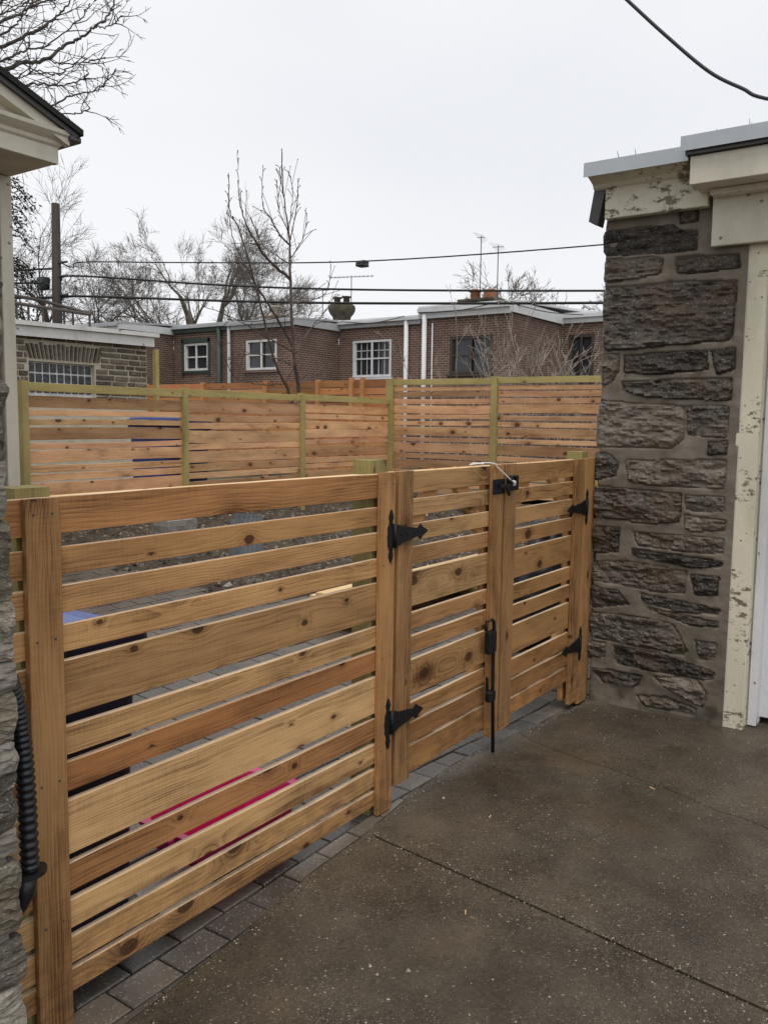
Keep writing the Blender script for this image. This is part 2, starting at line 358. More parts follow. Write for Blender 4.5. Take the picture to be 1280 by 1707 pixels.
def tube_data(pts, rad, sides=6, cap=True):
    pts = [Vector(p) for p in pts]; vs = []; fs = []; n = len(pts)
    if not isinstance(rad, (list, tuple)): rad = [rad]*n
    ref = Vector((0, 0, 1)) if abs((pts[-1]-pts[0]).normalized().z) < .9 else Vector((1, 0, 0))
    for i, p in enumerate(pts):
        t = (pts[min(i+1, n-1)] - pts[max(i-1, 0)]); t = t.normalized() if t.length > 1e-9 else Vector((0, 0, 1))
        u = t.cross(ref); u = u.normalized() if u.length > 1e-6 else Vector((1, 0, 0)); w_ = t.cross(u)
        for k in range(sides):
            a = 2*math.pi*k/sides; vs.append(p + (u*math.cos(a) + w_*math.sin(a))*rad[i])
    for i in range(n-1):
        for k in range(sides):
            j = (k+1) % sides; fs.append((i*sides+k, i*sides+j, (i+1)*sides+j, (i+1)*sides+k))
    if cap: fs.append(tuple(range(sides-1, -1, -1))); fs.append(tuple((n-1)*sides+k for k in range(sides)))
    return vs, fs
class Acc:
    def __init__(s): s.v = []; s.f = []
    def add(s, v, f): o = len(s.v); s.v += v; s.f += [tuple(i+o for i in q) for q in f]
    def tube(s, pts, rad, sides=5): s.add(*tube_data(pts, rad, sides))
    def box(s, x0, x1, y0, y1, z0, z1):
        v = [(x, y, z) for x in (x0, x1) for y in (y0, y1) for z in (z0, z1)]
        s.add([Vector(a) for a in v], [(0, 1, 3, 2), (4, 6, 7, 5), (0, 4, 5, 1), (2, 3, 7, 6), (0, 2, 6, 4), (1, 5, 7, 3)])
    def build(s, name, mat, parent=None, smooth=False): return put(name, from_data(name, s.v, s.f, smooth), mat, parent)
def tube(name, pts, rad, mat, parent=None, sides=8, smooth=True): return put(name, from_data(name, *tube_data(pts, rad, sides), smooth), mat, parent)
def prism(name, poly, axis, a0, a1, mat, parent=None, bev=0.):
    """extrude a polygon along an axis; poly in the two other axes (in xyz order)"""
    def mk(p, a): return {'x': (a, p[0], p[1]), 'y': (p[0], a, p[1]), 'z': (p[0], p[1], a)}[axis]
    n = len(poly); v = [mk(p, a0) for p in poly] + [mk(p, a1) for p in poly]
    f = [tuple(range(n)), tuple(range(2*n-1, n-1, -1))] + [(i, n+i, n+(i+1) % n, (i+1) % n) for i in range(n)]
    me = from_data(name, v, f); bm = bmesh.new(); bm.from_mesh(me); bmesh.ops.recalc_face_normals(bm, faces=bm.faces)
    if bev: bmesh.ops.bevel(bm, geom=bm.edges[:], offset=bev, segments=1, affect='EDGES')
    bm.to_mesh(me); bm.free(); return put(name, me, mat, parent)
def inside(p, poly):
    r = False; j = len(poly)-1
    for i in range(len(poly)):
        a, b = poly[i], poly[j]
        if (a[1] > p[1]) != (b[1] > p[1]) and p[0] < (b[0]-a[0])*(p[1]-a[1])/(b[1]-a[1]) + a[0]: r = not r
        j = i
    return r
def interp(x, xs, ys):
    if x <= xs[0]: return ys[0]
    for i in range(len(xs)-1):
        if x <= xs[i+1]:
            t = (x-xs[i])/(xs[i+1]-xs[i]); t = t*t*(3-2*t); return ys[i] + (ys[i+1]-ys[i])*t
    return ys[-1]
def drive_z(x): return interp(x, [1.2, 2.9, 5.17, 7], [.012, .042, -.062, -.07])
def yard_z(x, y):
    b = .025; k = max(0., min(1., (y-2.15)/.7)); b = (drive_z(x)-.011)*(1-k) + b*k
    t = max(0., min(1, (y-3.6)/4.4)); return b + .47*t*(.55+.45*t) if y < 8 else .5
EDGE = [(-3, 1.84), (1.2, 1.845), (1.735, 1.872), (1.895, 1.885), (2.15, 1.91), (2.347, 1.935), (2.671, 1.943), (2.907, 1.969), (3.125, 2.0), (3.329, 2.021), (3.552, 2.044), (3.771, 2.05), (4.007, 2.058), (4.244, 2.036), (4.424, 2.022), (4.629, 2.009), (4.852, 1.988), (5.17, 1.975), (6, 1.97)]
def edge_y(x):
    for i in range(len(EDGE)-1):
        if x <= EDGE[i+1][0]:
            a, b = EDGE[i], EDGE[i+1]; return a[1] + (b[1]-a[1])*(x-a[0])/(b[0]-a[0])
    return EDGE[-1][1]
def joint_x(y): return 2.465 + .1187*max(y, -4)

# ================================================================== the setting
g = from_data('ground', [(-250, -250, -.35), (250, -250, -.35), (250, 250, -.35), (-250, 250, -.35)], [(0, 1, 2, 3)])
tag(put('ground', g, 'far_ground'), kind='structure', label='rough brown ground stretching away behind the houses')
# driveway: two cast slabs with a tooled joint between them
def slab(name, xa, xb, nu, nv):
    vs, fs = [], []
    for j in range(nv+1):
        for i in range(nu+1):
            t = j/nv
            yy = -4 + (2.1+4)*t
            x = xa(yy) + (xb(yy)-xa(yy))*i/nu
            y = -4 + (edge_y(x)+4)*t + (.006*noise.noise((x*6, 0, 3)) + .003*noise.noise((x*25, 0, 3)) if j == nv else 0)
            x = xa(y) + (xb(y)-xa(y))*i/nu
            if i in (0, nu) and .2 < abs(x) < 5: x += .004*noise.noise((x*2, y*9, 0))
            vs.append((x, y, drive_z(x) + .006*noise.noise((x*.9, y*.9, 0)) + (-.002 if j == nv or i in (0, nu) else 0)))
    for j in range(nv):
        for i in range(nu):
            a = j*(nu+1)+i; fs.append((a, a+1, a+nu+2, a+nu+1))
    n0 = len(vs); rim = [j*(nu+1) for j in range(nv+1)] + [nv*(nu+1)+i for i in range(1, nu+1)] + [j*(nu+1)+nu for j in range(nv-1, -1, -1)]
    for r in rim: vs.append((vs[r][0], vs[r][1], vs[r][2]-.12))
    for k in range(len(rim)-1): fs.append((rim[k], rim[k+1], n0+k+1, n0+k))
    return put(name, from_data(name, vs, fs, False), 'concrete', DW)
DW = put('driveway', from_data('driveway', [(-5, -4.2, -.2), (6, -4.2, -.2), (6, 2.2, -.2), (-5, 2.2, -.2)], [(0, 1, 2, 3)]), 'sand_joint'); tag(DW, kind='structure', label='damp brown concrete driveway in front of the fence')
slab('slab', lambda y: -5, lambda y: joint_x(y)-.006, 140, 60)
slab('slab', lambda y: joint_x(y)+.006, lambda y: 5.6, 110, 60)
vs = []
for k in range(41):
    y = -4 + 6*k/40; x = joint_x(y); vs += [(x-.008, y, drive_z(x)-.012+.003*noise.noise((y*12, 0, 0))), (x+.008, y, drive_z(x)-.012+.003*noise.noise((y*12, 5, 0)))]
put('joint_filler', from_data('joint_filler', vs, [(2*k, 2*k+1, 2*k+3, 2*k+2) for k in range(40)]), 'sand_joint', DW)
ck = [(4.254, 2.02), (4.2, 1.94), (4.152, 1.852), (4.11, 1.7), (4.066, 1.568), (4.05, 1.42), (4.002, 1.292), (3.975, 1.14), (3.927, 1.033), (3.84, .843), (3.832, .748), (3.78, .6), (3.75, .4), (3.66, .1)]
vs = []
for i, (x, y) in enumerate(ck):
    for q in (0, .5):
        if q and i == len(ck)-1: continue
        xx = x + (ck[i+1][0]-x)*q if q else x; yy = y + (ck[i+1][1]-y)*q if q else y
        xx += .012*noise.noise((xx*30, yy*30, 1)); wd = .0016 + .0014*noise.noise((yy*20, 2, 2))
        z = drive_z(xx) + .006*noise.noise((xx*.9, yy*.9, 0)) + .0015
        vs += [(xx-wd, yy, z), (xx+wd, yy, z)]
put('crack', from_data('crack', vs, [(2*k, 2*k+1, 2*k+3, 2*k+2) for k in range(len(vs)//2-1)]), 'sand_joint', DW)
vs = []
for k in range(161):
    x = 1.0 + 4.15*k/160; y = edge_y(x); z = drive_z(x)-.0075; wd = .009 + .004*noise.noise((x*14, 1, 0))
    vs += [(x, y-.012, z-.002), (x, y+wd, z+.0005*noise.noise((x*40, 0, 0)))]
put('edge_joint', from_data('edge_joint', vs, [(2*k, 2*k+2, 2*k+3, 2*k+1) for k in range(160)]), 'sand_joint', DW)
# yard ground (bare soil, rises to the back)
def paved(x, y):
    if y < 1.6: return False
    if y < 4.75: return x < 7.6
    return x < interp(y, [4.75, 5.0, 5.5, 6.3, 7.0], [7.6, 5.6, 5.25, 5.1, 5.0]) and y < 6.9 and x > 3.7
vs, fs = [], []
nx, ny = 230, 170
for j in range(ny+1):
    for i in range(nx+1):
        x = .2 + 13.6*i/nx; y = 1.75 + 8.6*j/ny
        z = yard_z(x, y)
        if paved(x, y): z -= .05
        else:
            z += .10*noise.fractal((x*1.1, y*1.1, 4), 1, 2, 5) + .03*noise.noise((x*7, y*7, 2)) + .02*noise.noise((x*17, y*17, 2))
            if not paved(x-.25, y) and not paved(x, y-.25): z += .02
        vs.append((x, y, z))
for j in range(ny):
    for i in range(nx):
        a = j*(nx+1)+i; fs.append((a, a+1, a+nx+2, a+nx+1))
tag(put('yard_soil', from_data('yard_soil', vs, fs), 'dirt'), kind='structure', label='bare lumpy brown soil of the yard behind the fence')
tag(put('yard_lawn', from_data('yard_lawn', [(-8, 10.3, .42), (40, 10.3, .42), (40, 60, .3), (-8, 60, .3), (13.7, 1.7, .4), (13.7, 10.3, .42), (40, 1.7, .3)], [(0, 1, 2, 3), (4, 6, 1, 5)]), 'far_ground'), kind='structure', label='dull ground of the gardens beyond the back fence')
# patio pavers in running bond
PT = put('patio', from_data('patio', [(1.1, 1.75, -.12), (5.3, 1.75, -.14), (5.3, 2.2, -.14), (1.1, 2.2, -.12)], [(0, 1, 2, 3)]), 'sand_joint'); tag(PT, kind='structure', label='grey paving stones laid in rows under and behind the fence')
PW, PD = .196, .128
def paver_mesh(wx, wy):
    bm = bmesh.new(); bmesh.ops.create_cube(bm, size=1)
    for v in bm.verts: v.co = Vector((v.co.x*wx, v.co.y*wy, v.co.z*.06 - .03))
    bmesh.ops.bevel(bm, geom=[e for e in bm.edges if (e.verts[0].co.z + e.verts[1].co.z) > -.01], offset=.004, segments=1, affect='EDGES')
    me = from_bm('paver', bm); me.materials.append(M['paver']); return me
pm = [paver_mesh(PW-.007, PD-.007), paver_mesh(PW-.009, PD-.006), paver_mesh(PW-.006, PD-.009)]
cells = []
cp = Vector((0, 0, 1.7))
for r in range(46):
    y = 1.774 + PD*r + PD/2
    for k in range(-2, 40):
        x = .9 + PW*k + (PW/2 if r % 2 else 0)
        if not paved(x, y) or y < edge_y(x) - .075 or x < 1.05: continue
        cells.append((x, y))
def show(c):
    d = Vector((c[0], c[1], 0)) - cp; dep = d.dot(fwd); u = d.dot(rgt)/dep*1419; v = d.dot(upv)/dep*1419
    return abs(u) < 660 and dep > .5
vis = sorted([c for c in cells if show(c)], key=lambda c: Vector((c[0], c[1])).length)
acc = Acc()
for i, (x, y) in enumerate(vis):
    z = yard_z(x, y) + random.uniform(-.003, .003)
    e = .02; nx_ = -(yard_z(x+e, y)-yard_z(x-e, y))/(2*e); ny_ = -(yard_z(x, y+e)-yard_z(x, y-e))/(2*e)
    if i < 300:
        o = put('paver', pm[i % 3], None, PT, (x, y, z)); o.rotation_euler = (-ny_ + random.uniform(-.006, .006), nx_ + random.uniform(-.006, .006), random.uniform(-.008, .008))
    else:
        hx, hy = PW/2-.0035, PD/2-.0035; v = []
        for dz in (0, -.05):
            for sx, sy in ((-1, -1), (1, -1), (1, 1), (-1, 1)): v.append(Vector((x+sx*hx, y+sy*hy, z+dz+(-nx_*sx*hx) + (-ny_*sy*hy))))
        acc.add(v, [(0, 1, 2, 3), (0, 4, 5, 1), (1, 5, 6, 2), (2, 6, 7, 3), (3, 7, 4, 0)])
if acc.v: tag(acc.build('far_pavers', 'paver', PT), kind='stuff')

# ================================================================== front fence
YF, YS = 1.994, 2.016          # face of the trim boards, face of the slats
TAN, GOLD, RED, BROWN, GREYB, PALE = (1, 1, 1), (1.06, 1.02, .92), (.86, .62, .5), (.86, .75, .64), (.78, .74, .68), (1.14, 1.14, 1.05)
ZP = [(1.493, 1.3935), (1.3565, 1.2815), (1.252, 1.177), (1.143, 1.0685), (1.041, .886), (.8565, .7755), (.752, .6685), (.641, .485), (.458, .375), (.349, .2655), (.24, .1615), (.143, .077)]
TP = [(.93, .72, .56), (.92, .78, .62), (.98, .85, .7), (1.06, .93, .76), (.84, .75, .62), (1., .92, .77), (.86, .63, .48), (1.12, 1.08, .95), (.9, .7, .54), (1.08, 1.02, .85), (1., .9, .72), (.93, .8, .63)]
fp = thing('fence', 'wide low cedar fence of twelve horizontal boards left of the double gate', 'fence', (2.1, 2.03, .02))
for (z1, z0), t in zip(ZP, TP):
    k_ = sum(t)/3; t = tuple(.9+(k_-.9)*1.5+(q-k_)*.95 for q in t); zc = (z0+z1)/2; plank('slat', (1.125, YS+.011, zc), (2.955, YS+.011, zc), z1-z0, .022, 'cedar_x', fp, t, bow=random.uniform(-.004, .004), n=14)
for x0, x1, zb, zt, t in ((1.253, 1.355, .0, 1.494, (.70, .60, .47)), (2.837, 2.939, .04, 1.499, (.82, .68, .53))):
    plank('trim_board', ((x0+x1)/2, YF+.0105, zb), ((x0+x1)/2, YF+.0105, zt), x1-x0, .021, 'cedar_z', fp, t, n=10)
for x0, x1, zt in ((1.253, 1.356, 1.52), (2.835, 2.938, 1.549)):
    plank('post', ((x0+x1)/2, YS+.074, -.1), ((x0+x1)/2, YS+.074, zt), x1-x0, .1, 'green_lumber_z', fp, (.8, .83, .74), n=4)
# screws on the trim boards
sa = Acc()
for xx in (1.276, 1.33, 2.858, 2.918):
    for z in [(a+b)/2 for a, b in ZP][::3]: sa.tube([(xx, YF-.0012, z+.01), (xx, YF+.004, z+.01)], .0035, 6)
tag(sa.build('screw_heads', 'dark_metal', fp), kind='stuff')
plank('nailing_rail', (1.36, YS+.068, 1.470), (2.832, YS+.068, 1.472), .09, .036, 'pine_x', fp, (1.05, 1.02, .95), up=(0, 1, 0), n=4)
rp_ = thing('fence_post', 'cedar trimmed gate post against the dark stone pier', 'fence post', (5.12, 2.05, -.05))
plank('trim_board', (5.11, YF+.0105, -.06), (5.11, YF+.0105, 1.503), .165, .021, 'cedar_z', rp_, (.8, .67, .5), n=10)
plank('post', (5.12, YS+.074, -.1), (5.12, YS+.074, 1.54), .1, .1, 'green_lumber_z', rp_, (.85, .9, .75), n=4)
plank('filler_strip', (5.12, YS+.01, -.05), (5.12, YS+.01, 1.49), .15, .019, 'cedar_z', rp_, (.7, .6, .5), n=4)
ZL = [(1.496, 1.402), (1.372, 1.298), (1.263, 1.188), (1.160, 1.083), (1.051, .896), (.863, .789), (.757, .681), (.648, .482), (.45, .371), (.356, .263), (.251, .128)]
ZR = [(1.497, 1.395), (1.365, 1.285), (1.256, 1.170), (1.143, 1.062), (1.032, .876), (.84, .757), (.728, .645), (.614, .455), (.427, .33), (.314, .219), (.204, .115)]
TLG = [(.98, .9, .74), (1.1, 1.05, .93), (1.04, .98, .84), (.95, .82, .68), (.95, .9, .76), (.92, .76, .6), (.93, .76, .57), (.92, .8, .62), (.92, .76, .56), (.72, .56, .42), (.98, .8, .58)]
TRG = [(.9, .76, .58), (.95, .85, .68), (1., .9, .74), (.92, .78, .6), (.88, .76, .58), (.88, .74, .55), (.84, .7, .52), (.92, .8, .62), (.84, .68, .5), (.75, .6, .44), (.92, .72, .5)]
def hinge(parent, xp, z, d, tip):
    """T hinge: pointed plate on the post, spear-ended strap on the gate. d=+1 strap to the right"""
    h = thing('hinge', None, None, (xp, YF, z)); h.parent = parent; pl, pz = base_of(parent); h.matrix_parent_inverse = Matrix.Translation(pl).inverted()
    half = [(0, .112), (.010, .096), (.016, .078), (.009, .064), (.013, .05), (.021, .04), (.021, .012), (.025, 0)]
    pts = [(xp+a, z+b) for a, b in half] + [(xp+a, z-b) for a, b in reversed(half[:-1])] + [(xp-a, z-b) for a, b in half[1:]] + [(xp-a, z+b) for a, b in reversed(half[1:-1])]
    prism('plate', pts, 'y', YF-.006, YF-.001, 'black_iron', h)
    ln = abs(tip-xp); s = [(.02, .046), (.055, .044), (.08, .034), (.15, .026), (.2, .017), (.212, .028), (.225, .034), (.24, .02), (.262, .012), (.285, 0)]
    k = ln/.285; up_ = [(xp+d*a*k, z+b) for a, b in s]; lo_ = [(xp+d*a*k, z-b) for a, b in reversed(s[:-1])]
    prism('strap', up_+lo_, 'y', YF-.0125, YF-.0068, 'black_iron', h)
    tube('pin', [(xp+d*.022, YF-.009, z-.05), (xp+d*.022, YF-.009, z+.05)], .0085, 'black_iron', h, 10)
    ac = Acc()
    for a in (.07, .12, .18): ac.tube([(xp+d*a*k, YF-.0125, z+.0), (xp+d*a*k, YF-.017, z)], [.006, .004], 8)
    for b in (-.085, -.055, .055, .085): ac.tube([(xp, YF-.006, z+b), (xp, YF-.010, z+b)], [.005, .003], 8)
    tag(ac.build('bolt_heads', 'black_iron', h, True), kind='stuff'); return h
def gate(label, xs, ZZ, TT, zb, sagx):
    x0, x1, x2, x3 = xs        # outer stile x0..x1, other stile x2..x3
    gt = thing('gate', label, 'gate', ((x0+x3)/2, YF+.02, .1), 'two leaves of the double gate')
    ys = YF+.030
    for (z1, z0), t in zip(ZZ, TT):
        zc = (z0+z1)/2; plank('slat', (x0+.01, ys+.010, zc), (x3-.01, ys+.010, zc), z1-z0, .02, 'cedar_x', gt, tuple(q*.88 for q in t), bow=random.uniform(-.002, .002), n=8)
    for a, b, zz, t in ((x0, x1, zb[0], (.7, .61, .5)), (x2, x3, zb[1], (.74, .63, .49))):
        plank('stile', ((a+b)/2, YF+.0145, zz), ((a+b)/2, YF+.0145, 1.5), b-a, .029, 'cedar_z', gt, t, n=8)
        plank('back_stile', ((a+b)/2, ys+.036, zz+.02), ((a+b)/2, ys+.036, 1.49), b-a+.02, .03, 'cedar_z', gt, (.8, .66, .5), n=3)
    plank('top_rail', (x0+.02, ys+.04, 1.478), (x3-.02, ys+.04, 1.478), .036, .034, 'pine_x', gt, (1., .95, .85), up=(0, 1, 0), n=3)
    # corner braces on the back
    for cx, sx in ((x1, 1), (x2, -1)):
        for zt, sz in ((1.47, -1), (.17, 1)):
            plank('brace', (cx-sx*.02, ys+.038, zt+sz*.34), (cx+sx*.30, ys+.038, zt), .085, .03, 'cedar_x', gt, (1.05, .92, .75), up=(sx, 0, -sz*-1.0), n=2)
    return gt
g1 = gate('left leaf of the low cedar double gate, with the black drop bolt', (2.966, 3.078, 3.822, 3.926), ZL, TLG, (.125, .085), 0)
g2 = gate('right leaf of the low cedar double gate, hinged beside the stone pier', (3.945, 4.072, 4.9, 5.016), ZR, TRG, (.085, -.03), 0)
hinge(g1, 2.905, 1.233, 1, 3.182); hinge(g1, 2.901, .427, 1, 3.168)
hinge(g2, 5.057, 1.2, -1, 4.739); hinge(g2, 5.03, .335, -1, 4.723)
# gate latch
lt = thing('gate_latch', None, None, (3.93, YF, 1.4)); lt.parent = g1; lt.matrix_parent_inverse = Matrix.Translation(base_of(g1)[0]).inverted()
box('keeper_plate', 3.80, 3.925, YF-.008, YF-.001, 1.352, 1.428, 'black_iron', lt, .002)
box('latch_body', 3.95, 4.04, YF-.03, YF-.001, 1.365, 1.442, 'black_iron', lt, .004)
box('latch_bar', 3.84, 3.985, YF-.036, YF-.022, 1.384, 1.402, 'black_iron', lt, .003)
prism('thumb_lever', [(3.9, 1.384), (3.935, 1.384), (3.95, 1.345), (3.935, 1.34)], 'y', YF-.03, YF-.02, 'black_iron', lt)
tube('strike_ring', [(3.965+.03*math.cos(a), YF-.034, 1.42+.02*math.sin(a)) for a in [k*math.pi/5 for k in range(11)]], .005, 'black_iron', lt, 6)
# drop bolt
db = thing('drop_bolt', None, None, (3.8, YF-.02, .02)); db.parent = g1; db.matrix_parent_inverse = Matrix.Translation(base_of(g1)[0]).inverted()
xr_, yr_ = 3.812, YF-.024
tube('rod', [(3.728, yr_, .672), (3.728, yr_, .70), (3.74, yr_, .716), (3.79, yr_, .718), (3.806, yr_, .71), (xr_, yr_, .69), (xr_+.002, yr_, .4), (xr_, yr_-.012, .02)], .0095, 'black_iron', db, 8)
box('bracket', 3.752, 3.828, YF-.036, YF-.001, .545, .66, 'black_iron', db, .006)
box('bracket', 3.77, 3.832, YF-.036, YF-.001, .29, .345, 'black_iron', db, .006)
prism('bracket_tip', [(3.775, .345), (3.80, .345), (3.79, .415), (3.78, .42)], 'y', YF-.01, YF-.001, 'black_iron', db)
# string
st = [(3.62, YF+.03, 1.506), (3.66, YF+.01, 1.512), (3.7, YF, 1.509), (3.74, YF+.03, 1.513), (3.78, YF+.01, 1.512), (3.815, YF-.004, 1.507), (3.83, YF-.008, 1.49), (3.87, YF-.02, 1.463), (3.92, YF-.032, 1.43), (3.952, YF-.036, 1.41)]
o = tube('string', st, .0042, 'white_cord', None, 6); tag(o, 'white cord tied from the gate latch over the top board', 'string')
tube('knot', [(3.945, YF-.04, 1.418), (3.955, YF-.046, 1.41), (3.965, YF-.042, 1.398), (3.955, YF-.038, 1.392)], [.005, .009, .009, .004], 'white_cord', o, 7)
tube('loop', [(3.64, YF+.04, 1.507), (3.69, YF+.045, 1.513), (3.75, YF+.04, 1.51), (3.8, YF+.03, 1.509)], .0036, 'white_cord', o, 6)

# ================================================================== right garage
RG = thing('garage', 'dark stone garage with peeling cream trim and white door at right', 'garage', (5.17, 1.97, -.06))
XW = 5.17
STONES_ = [[(1.969,2.885),(1.585,2.875),(1.544,2.836),(1.438,2.829),(1.439,2.734),(1.578,2.729),(1.958,2.748)],[(1.535,2.938),(1.439,2.941),(1.443,2.888),(1.526,2.887)],[(1.962,2.713),(1.697,2.702),(1.626,2.681),(1.642,2.614),(1.733,2.602),(1.952,2.586)],[(1.537,2.687),(1.204,2.673),(1.196,2.607),(1.437,2.596),(1.529,2.609)],[(1.960,2.541),(1.570,2.549),(1.205,2.524),(1.216,2.205),(1.553,2.190),(1.951,2.166)],[(1.955,2.140),(1.874,2.138),(1.876,2.040),(1.905,1.979),(1.953,1.959)],[(1.826,2.131),(1.348,2.143),(1.343,2.042),(1.625,2.019),(1.828,2.039)],[(1.319,2.137),(1.199,2.147),(1.194,2.042),(1.275,2.011)],[(1.837,1.969),(1.205,1.982),(1.206,1.863),(1.673,1.883),(1.823,1.925)],[(1.958,1.853),(1.699,1.832),(1.465,1.820),(1.463,1.639),(1.535,1.581),(1.968,1.576)],[(1.441,1.820),(1.215,1.813),(1.219,1.668),(1.236,1.650),(1.415,1.665)],[(1.304,1.606),(1.211,1.620),(1.213,1.553),(1.301,1.544)],[(1.973,1.530),(1.897,1.519),(1.854,1.468),(1.865,1.402),(1.959,1.371)],[(1.795,1.483),(1.211,1.510),(1.220,1.351),(1.375,1.349),(1.756,1.361)],[(1.971,1.317),(1.453,1.301),(1.464,1.141),(1.654,1.114),(1.971,1.136)],[(1.421,1.290),(1.217,1.290),(1.214,1.228),(1.320,1.208),(1.412,1.221)],[(1.422,1.176),(1.198,1.155),(1.208,1.111),(1.350,1.087),(1.413,1.107)],[(1.975,1.062),(1.831,1.067),(1.831,0.920),(1.966,0.907)],[(1.723,1.043),(1.205,1.049),(1.207,0.974),(1.357,0.966),(1.687,0.980)],[(1.732,0.943),(1.204,0.919),(1.209,0.893),(1.376,0.869),(1.710,0.906)],[(1.966,0.832),(1.748,0.862),(1.406,0.834),(1.413,0.717),(1.570,0.704),(1.962,0.731)],[(1.368,0.819),(1.217,0.823),(1.224,0.722),(1.332,0.708)],[(1.966,0.675),(1.821,0.666),(1.744,0.602),(1.955,0.554)],[(1.660,0.666),(1.201,0.636),(1.218,0.609),(1.438,0.597),(1.645,0.629)],[(1.630,0.584),(1.210,0.559),(1.214,0.533),(1.360,0.524)],[(1.967,0.504),(1.667,0.519),(1.471,0.501),(1.377,0.366),(1.401,0.336),(1.659,0.346),(1.961,0.360)],[(1.974,0.323),(1.889,0.316),(1.893,0.240),(1.970,0.226)],[(1.318,0.421),(1.214,0.419),(1.228,0.339),(1.288,0.323)],[(1.813,0.308),(1.552,0.311),(1.212,0.252),(1.234,0.210),(1.496,0.201),(1.788,0.216)],[(1.960,0.145),(1.650,0.146),(1.674,0.087),(1.879,0.076)],[(1.558,0.156),(1.319,0.194),(1.254,0.115),(1.274,0.033),(1.479,0.111)],[(1.658,0.022),(1.476,0.045),(1.310,0.013),(1.315,-0.021),(1.603,-0.021)]]
def swell(poly, d):
    c = sum((Vector(q) for q in poly), Vector((0, 0)))/len(poly); out = []
    for q in poly:
        v = Vector(q)-c; out.append((q[0]+d*v.x/max(abs(v.x), .02)*min(1, abs(v.x)/.03), q[1]+d*.8*v.y/max(abs(v.y), .015)*min(1, abs(v.y)/.02)))
    return out
STONES = [swell(q, .010) for q in STONES_]
def resample(poly, n):
    P = [Vector((a, b)) for a, b in poly]; m = len(P); Ls = [(P[(i+1) % m]-P[i]).length for i in range(m)]; T = sum(Ls); out = []
    for k in range(n):
        t = T*k/n; i = 0
        while t > Ls[i]: t -= Ls[i]; i += 1
        out.append(P[i].lerp(P[(i+1) % m], t/Ls[i]))
    # round the corners a little
    return [out[k]*.5 + (out[k-1]+out[(k+1) % n])*.25 for k in range(n)]
def flat_stone(poly, seed, xw, sgn=-1, proud=.007, amp=.019):
    n = 44; B = resample(poly, n); c = sum(B, Vector((0, 0)))/n
    B = [b + (b-c).normalized()*(.007 + .009*noise.noise((b.x*23, b.y*23, seed))) for b in B]
    def lift(q, rim):
        h = amp*noise.fractal((q.x*6, q.y*20, seed*3.7), 1, 2, 4) + amp*1.1*(abs(noise.noise((q.x*14+seed, q.y*46, 1)))-.25) + .004*noise.noise((q.x*60, q.y*130, seed))
        return proud + h if not rim else -proud*1.4 + h*.35
    pts = list(B); rim = [True]*n; st = .013; ins = [c+(b-c)*(1-.012/max(.03, (b-c).length)) for b in B]
    x0, x1 = min(b.x for b in B), max(b.x for b in B); z0, z1 = min(b.y for b in B), max(b.y for b in B); k = 0; zz = z0+st*.5
    poly2 = [(b.x, b.y) for b in ins]
    while zz < z1:
        xx = x0 + (st*.5 if k % 2 else 0)
        while xx < x1:
            if inside((xx, zz), poly2): pts.append(Vector((xx+random.uniform(-.002, .002), zz+random.uniform(-.002, .002)))); rim.append(False)
            xx += st*1.5
        zz += st; k += 1
    ov, oe, of, *_ = delaunay_2d_cdt(pts, [(a, (a+1) % n) for a in range(n)], [], 1, 1e-5)
    vs = []
    for q in ov:
        d = min((q-b).length for b in B); vs.append((xw + sgn*lift(q, d < .003), q.x, q.y))
    me = from_data('stone', vs, of); bm = bmesh.new(); bm.from_mesh(me); bmesh.ops.recalc_face_normals(bm, faces=bm.faces); bm.to_mesh(me); bm.free(); return me
# mortar face: a fine sheet that sinks where the stones sit
vs, fs = [], []; ny_, nz_ = 92, 330; y0_, y1_, z0_, z1_ = 1.145, 1.975, -.12, 2.99
bb = [(min(a for a, b in s)-.01, max(a for a, b in s)+.01, min(b for a, b in s)-.01, max(b for a, b in s)+.01) for s in STONES]
for j in range(nz_+1):
    for i in range(ny_+1):
        y = y0_ + (y1_-y0_)*i/ny_; z = z0_ + (z1_-z0_)*j/nz_
        dep = 0
        for s, b in zip(STONES, bb):
            if b[0] < y < b[1] and b[2] < z < b[3] and inside((y, z), s): dep = .02; break
        edge = .010*noise.noise((z*5, 3, 1)) + .006*noise.noise((z*17, 7, 1)) if i == ny_ else 0
        h = .009*noise.fractal((y*5, z*7, 9), 1, 2, 5) + (.05*max(0, .06-z) if z < .06 else 0)
        vs.append((XW + dep - h + (.01 if i == ny_ else 0), y + edge, z))
for j in range(nz_):
    for i in range(ny_):
        a = j*(ny_+1)+i; fs.append((a, a+1, a+ny_+2, a+ny_+1))
put('mortar_face', from_data('mortar_face', vs, fs, True), 'dark_mortar', RG)
for k, s in enumerate(STONES):
    # stones at the corner run round it
    s2 = [(a+(.012+.01*noise.noise((b*9, k, 0)) if a > 1.94 else 0), b) for a, b in s]
    put('stone', flat_stone(s2, k+1, XW, -1, random.choice((.003, .006, .01, .014))), 'dark_schist', RG)
box('side_wall', XW+.012, 9.4, 1.72, 1.955, -.2, 3.12, 'dark_mortar', RG)
box('back_wall', 9.16, 9.4, -3.4, 1.72, -.2, 3.12, 'dark_mortar', RG)
box('roof', 5.21, 9.5, -3.5, 2.03, 3.19, 3.25, 'roof_grey', RG)
# end return of corner stones, for the look from the side
for k in range(15):
    z = -.02 + k*.2; x0 = XW+.03 + (k % 2)*.03; box('side_stone', x0, x0+random.uniform(.35, .6), 1.95, 1.985+random.uniform(0, .012), z, z+random.uniform(.13, .17), 'dark_schist', RG, .012, jit=.01)
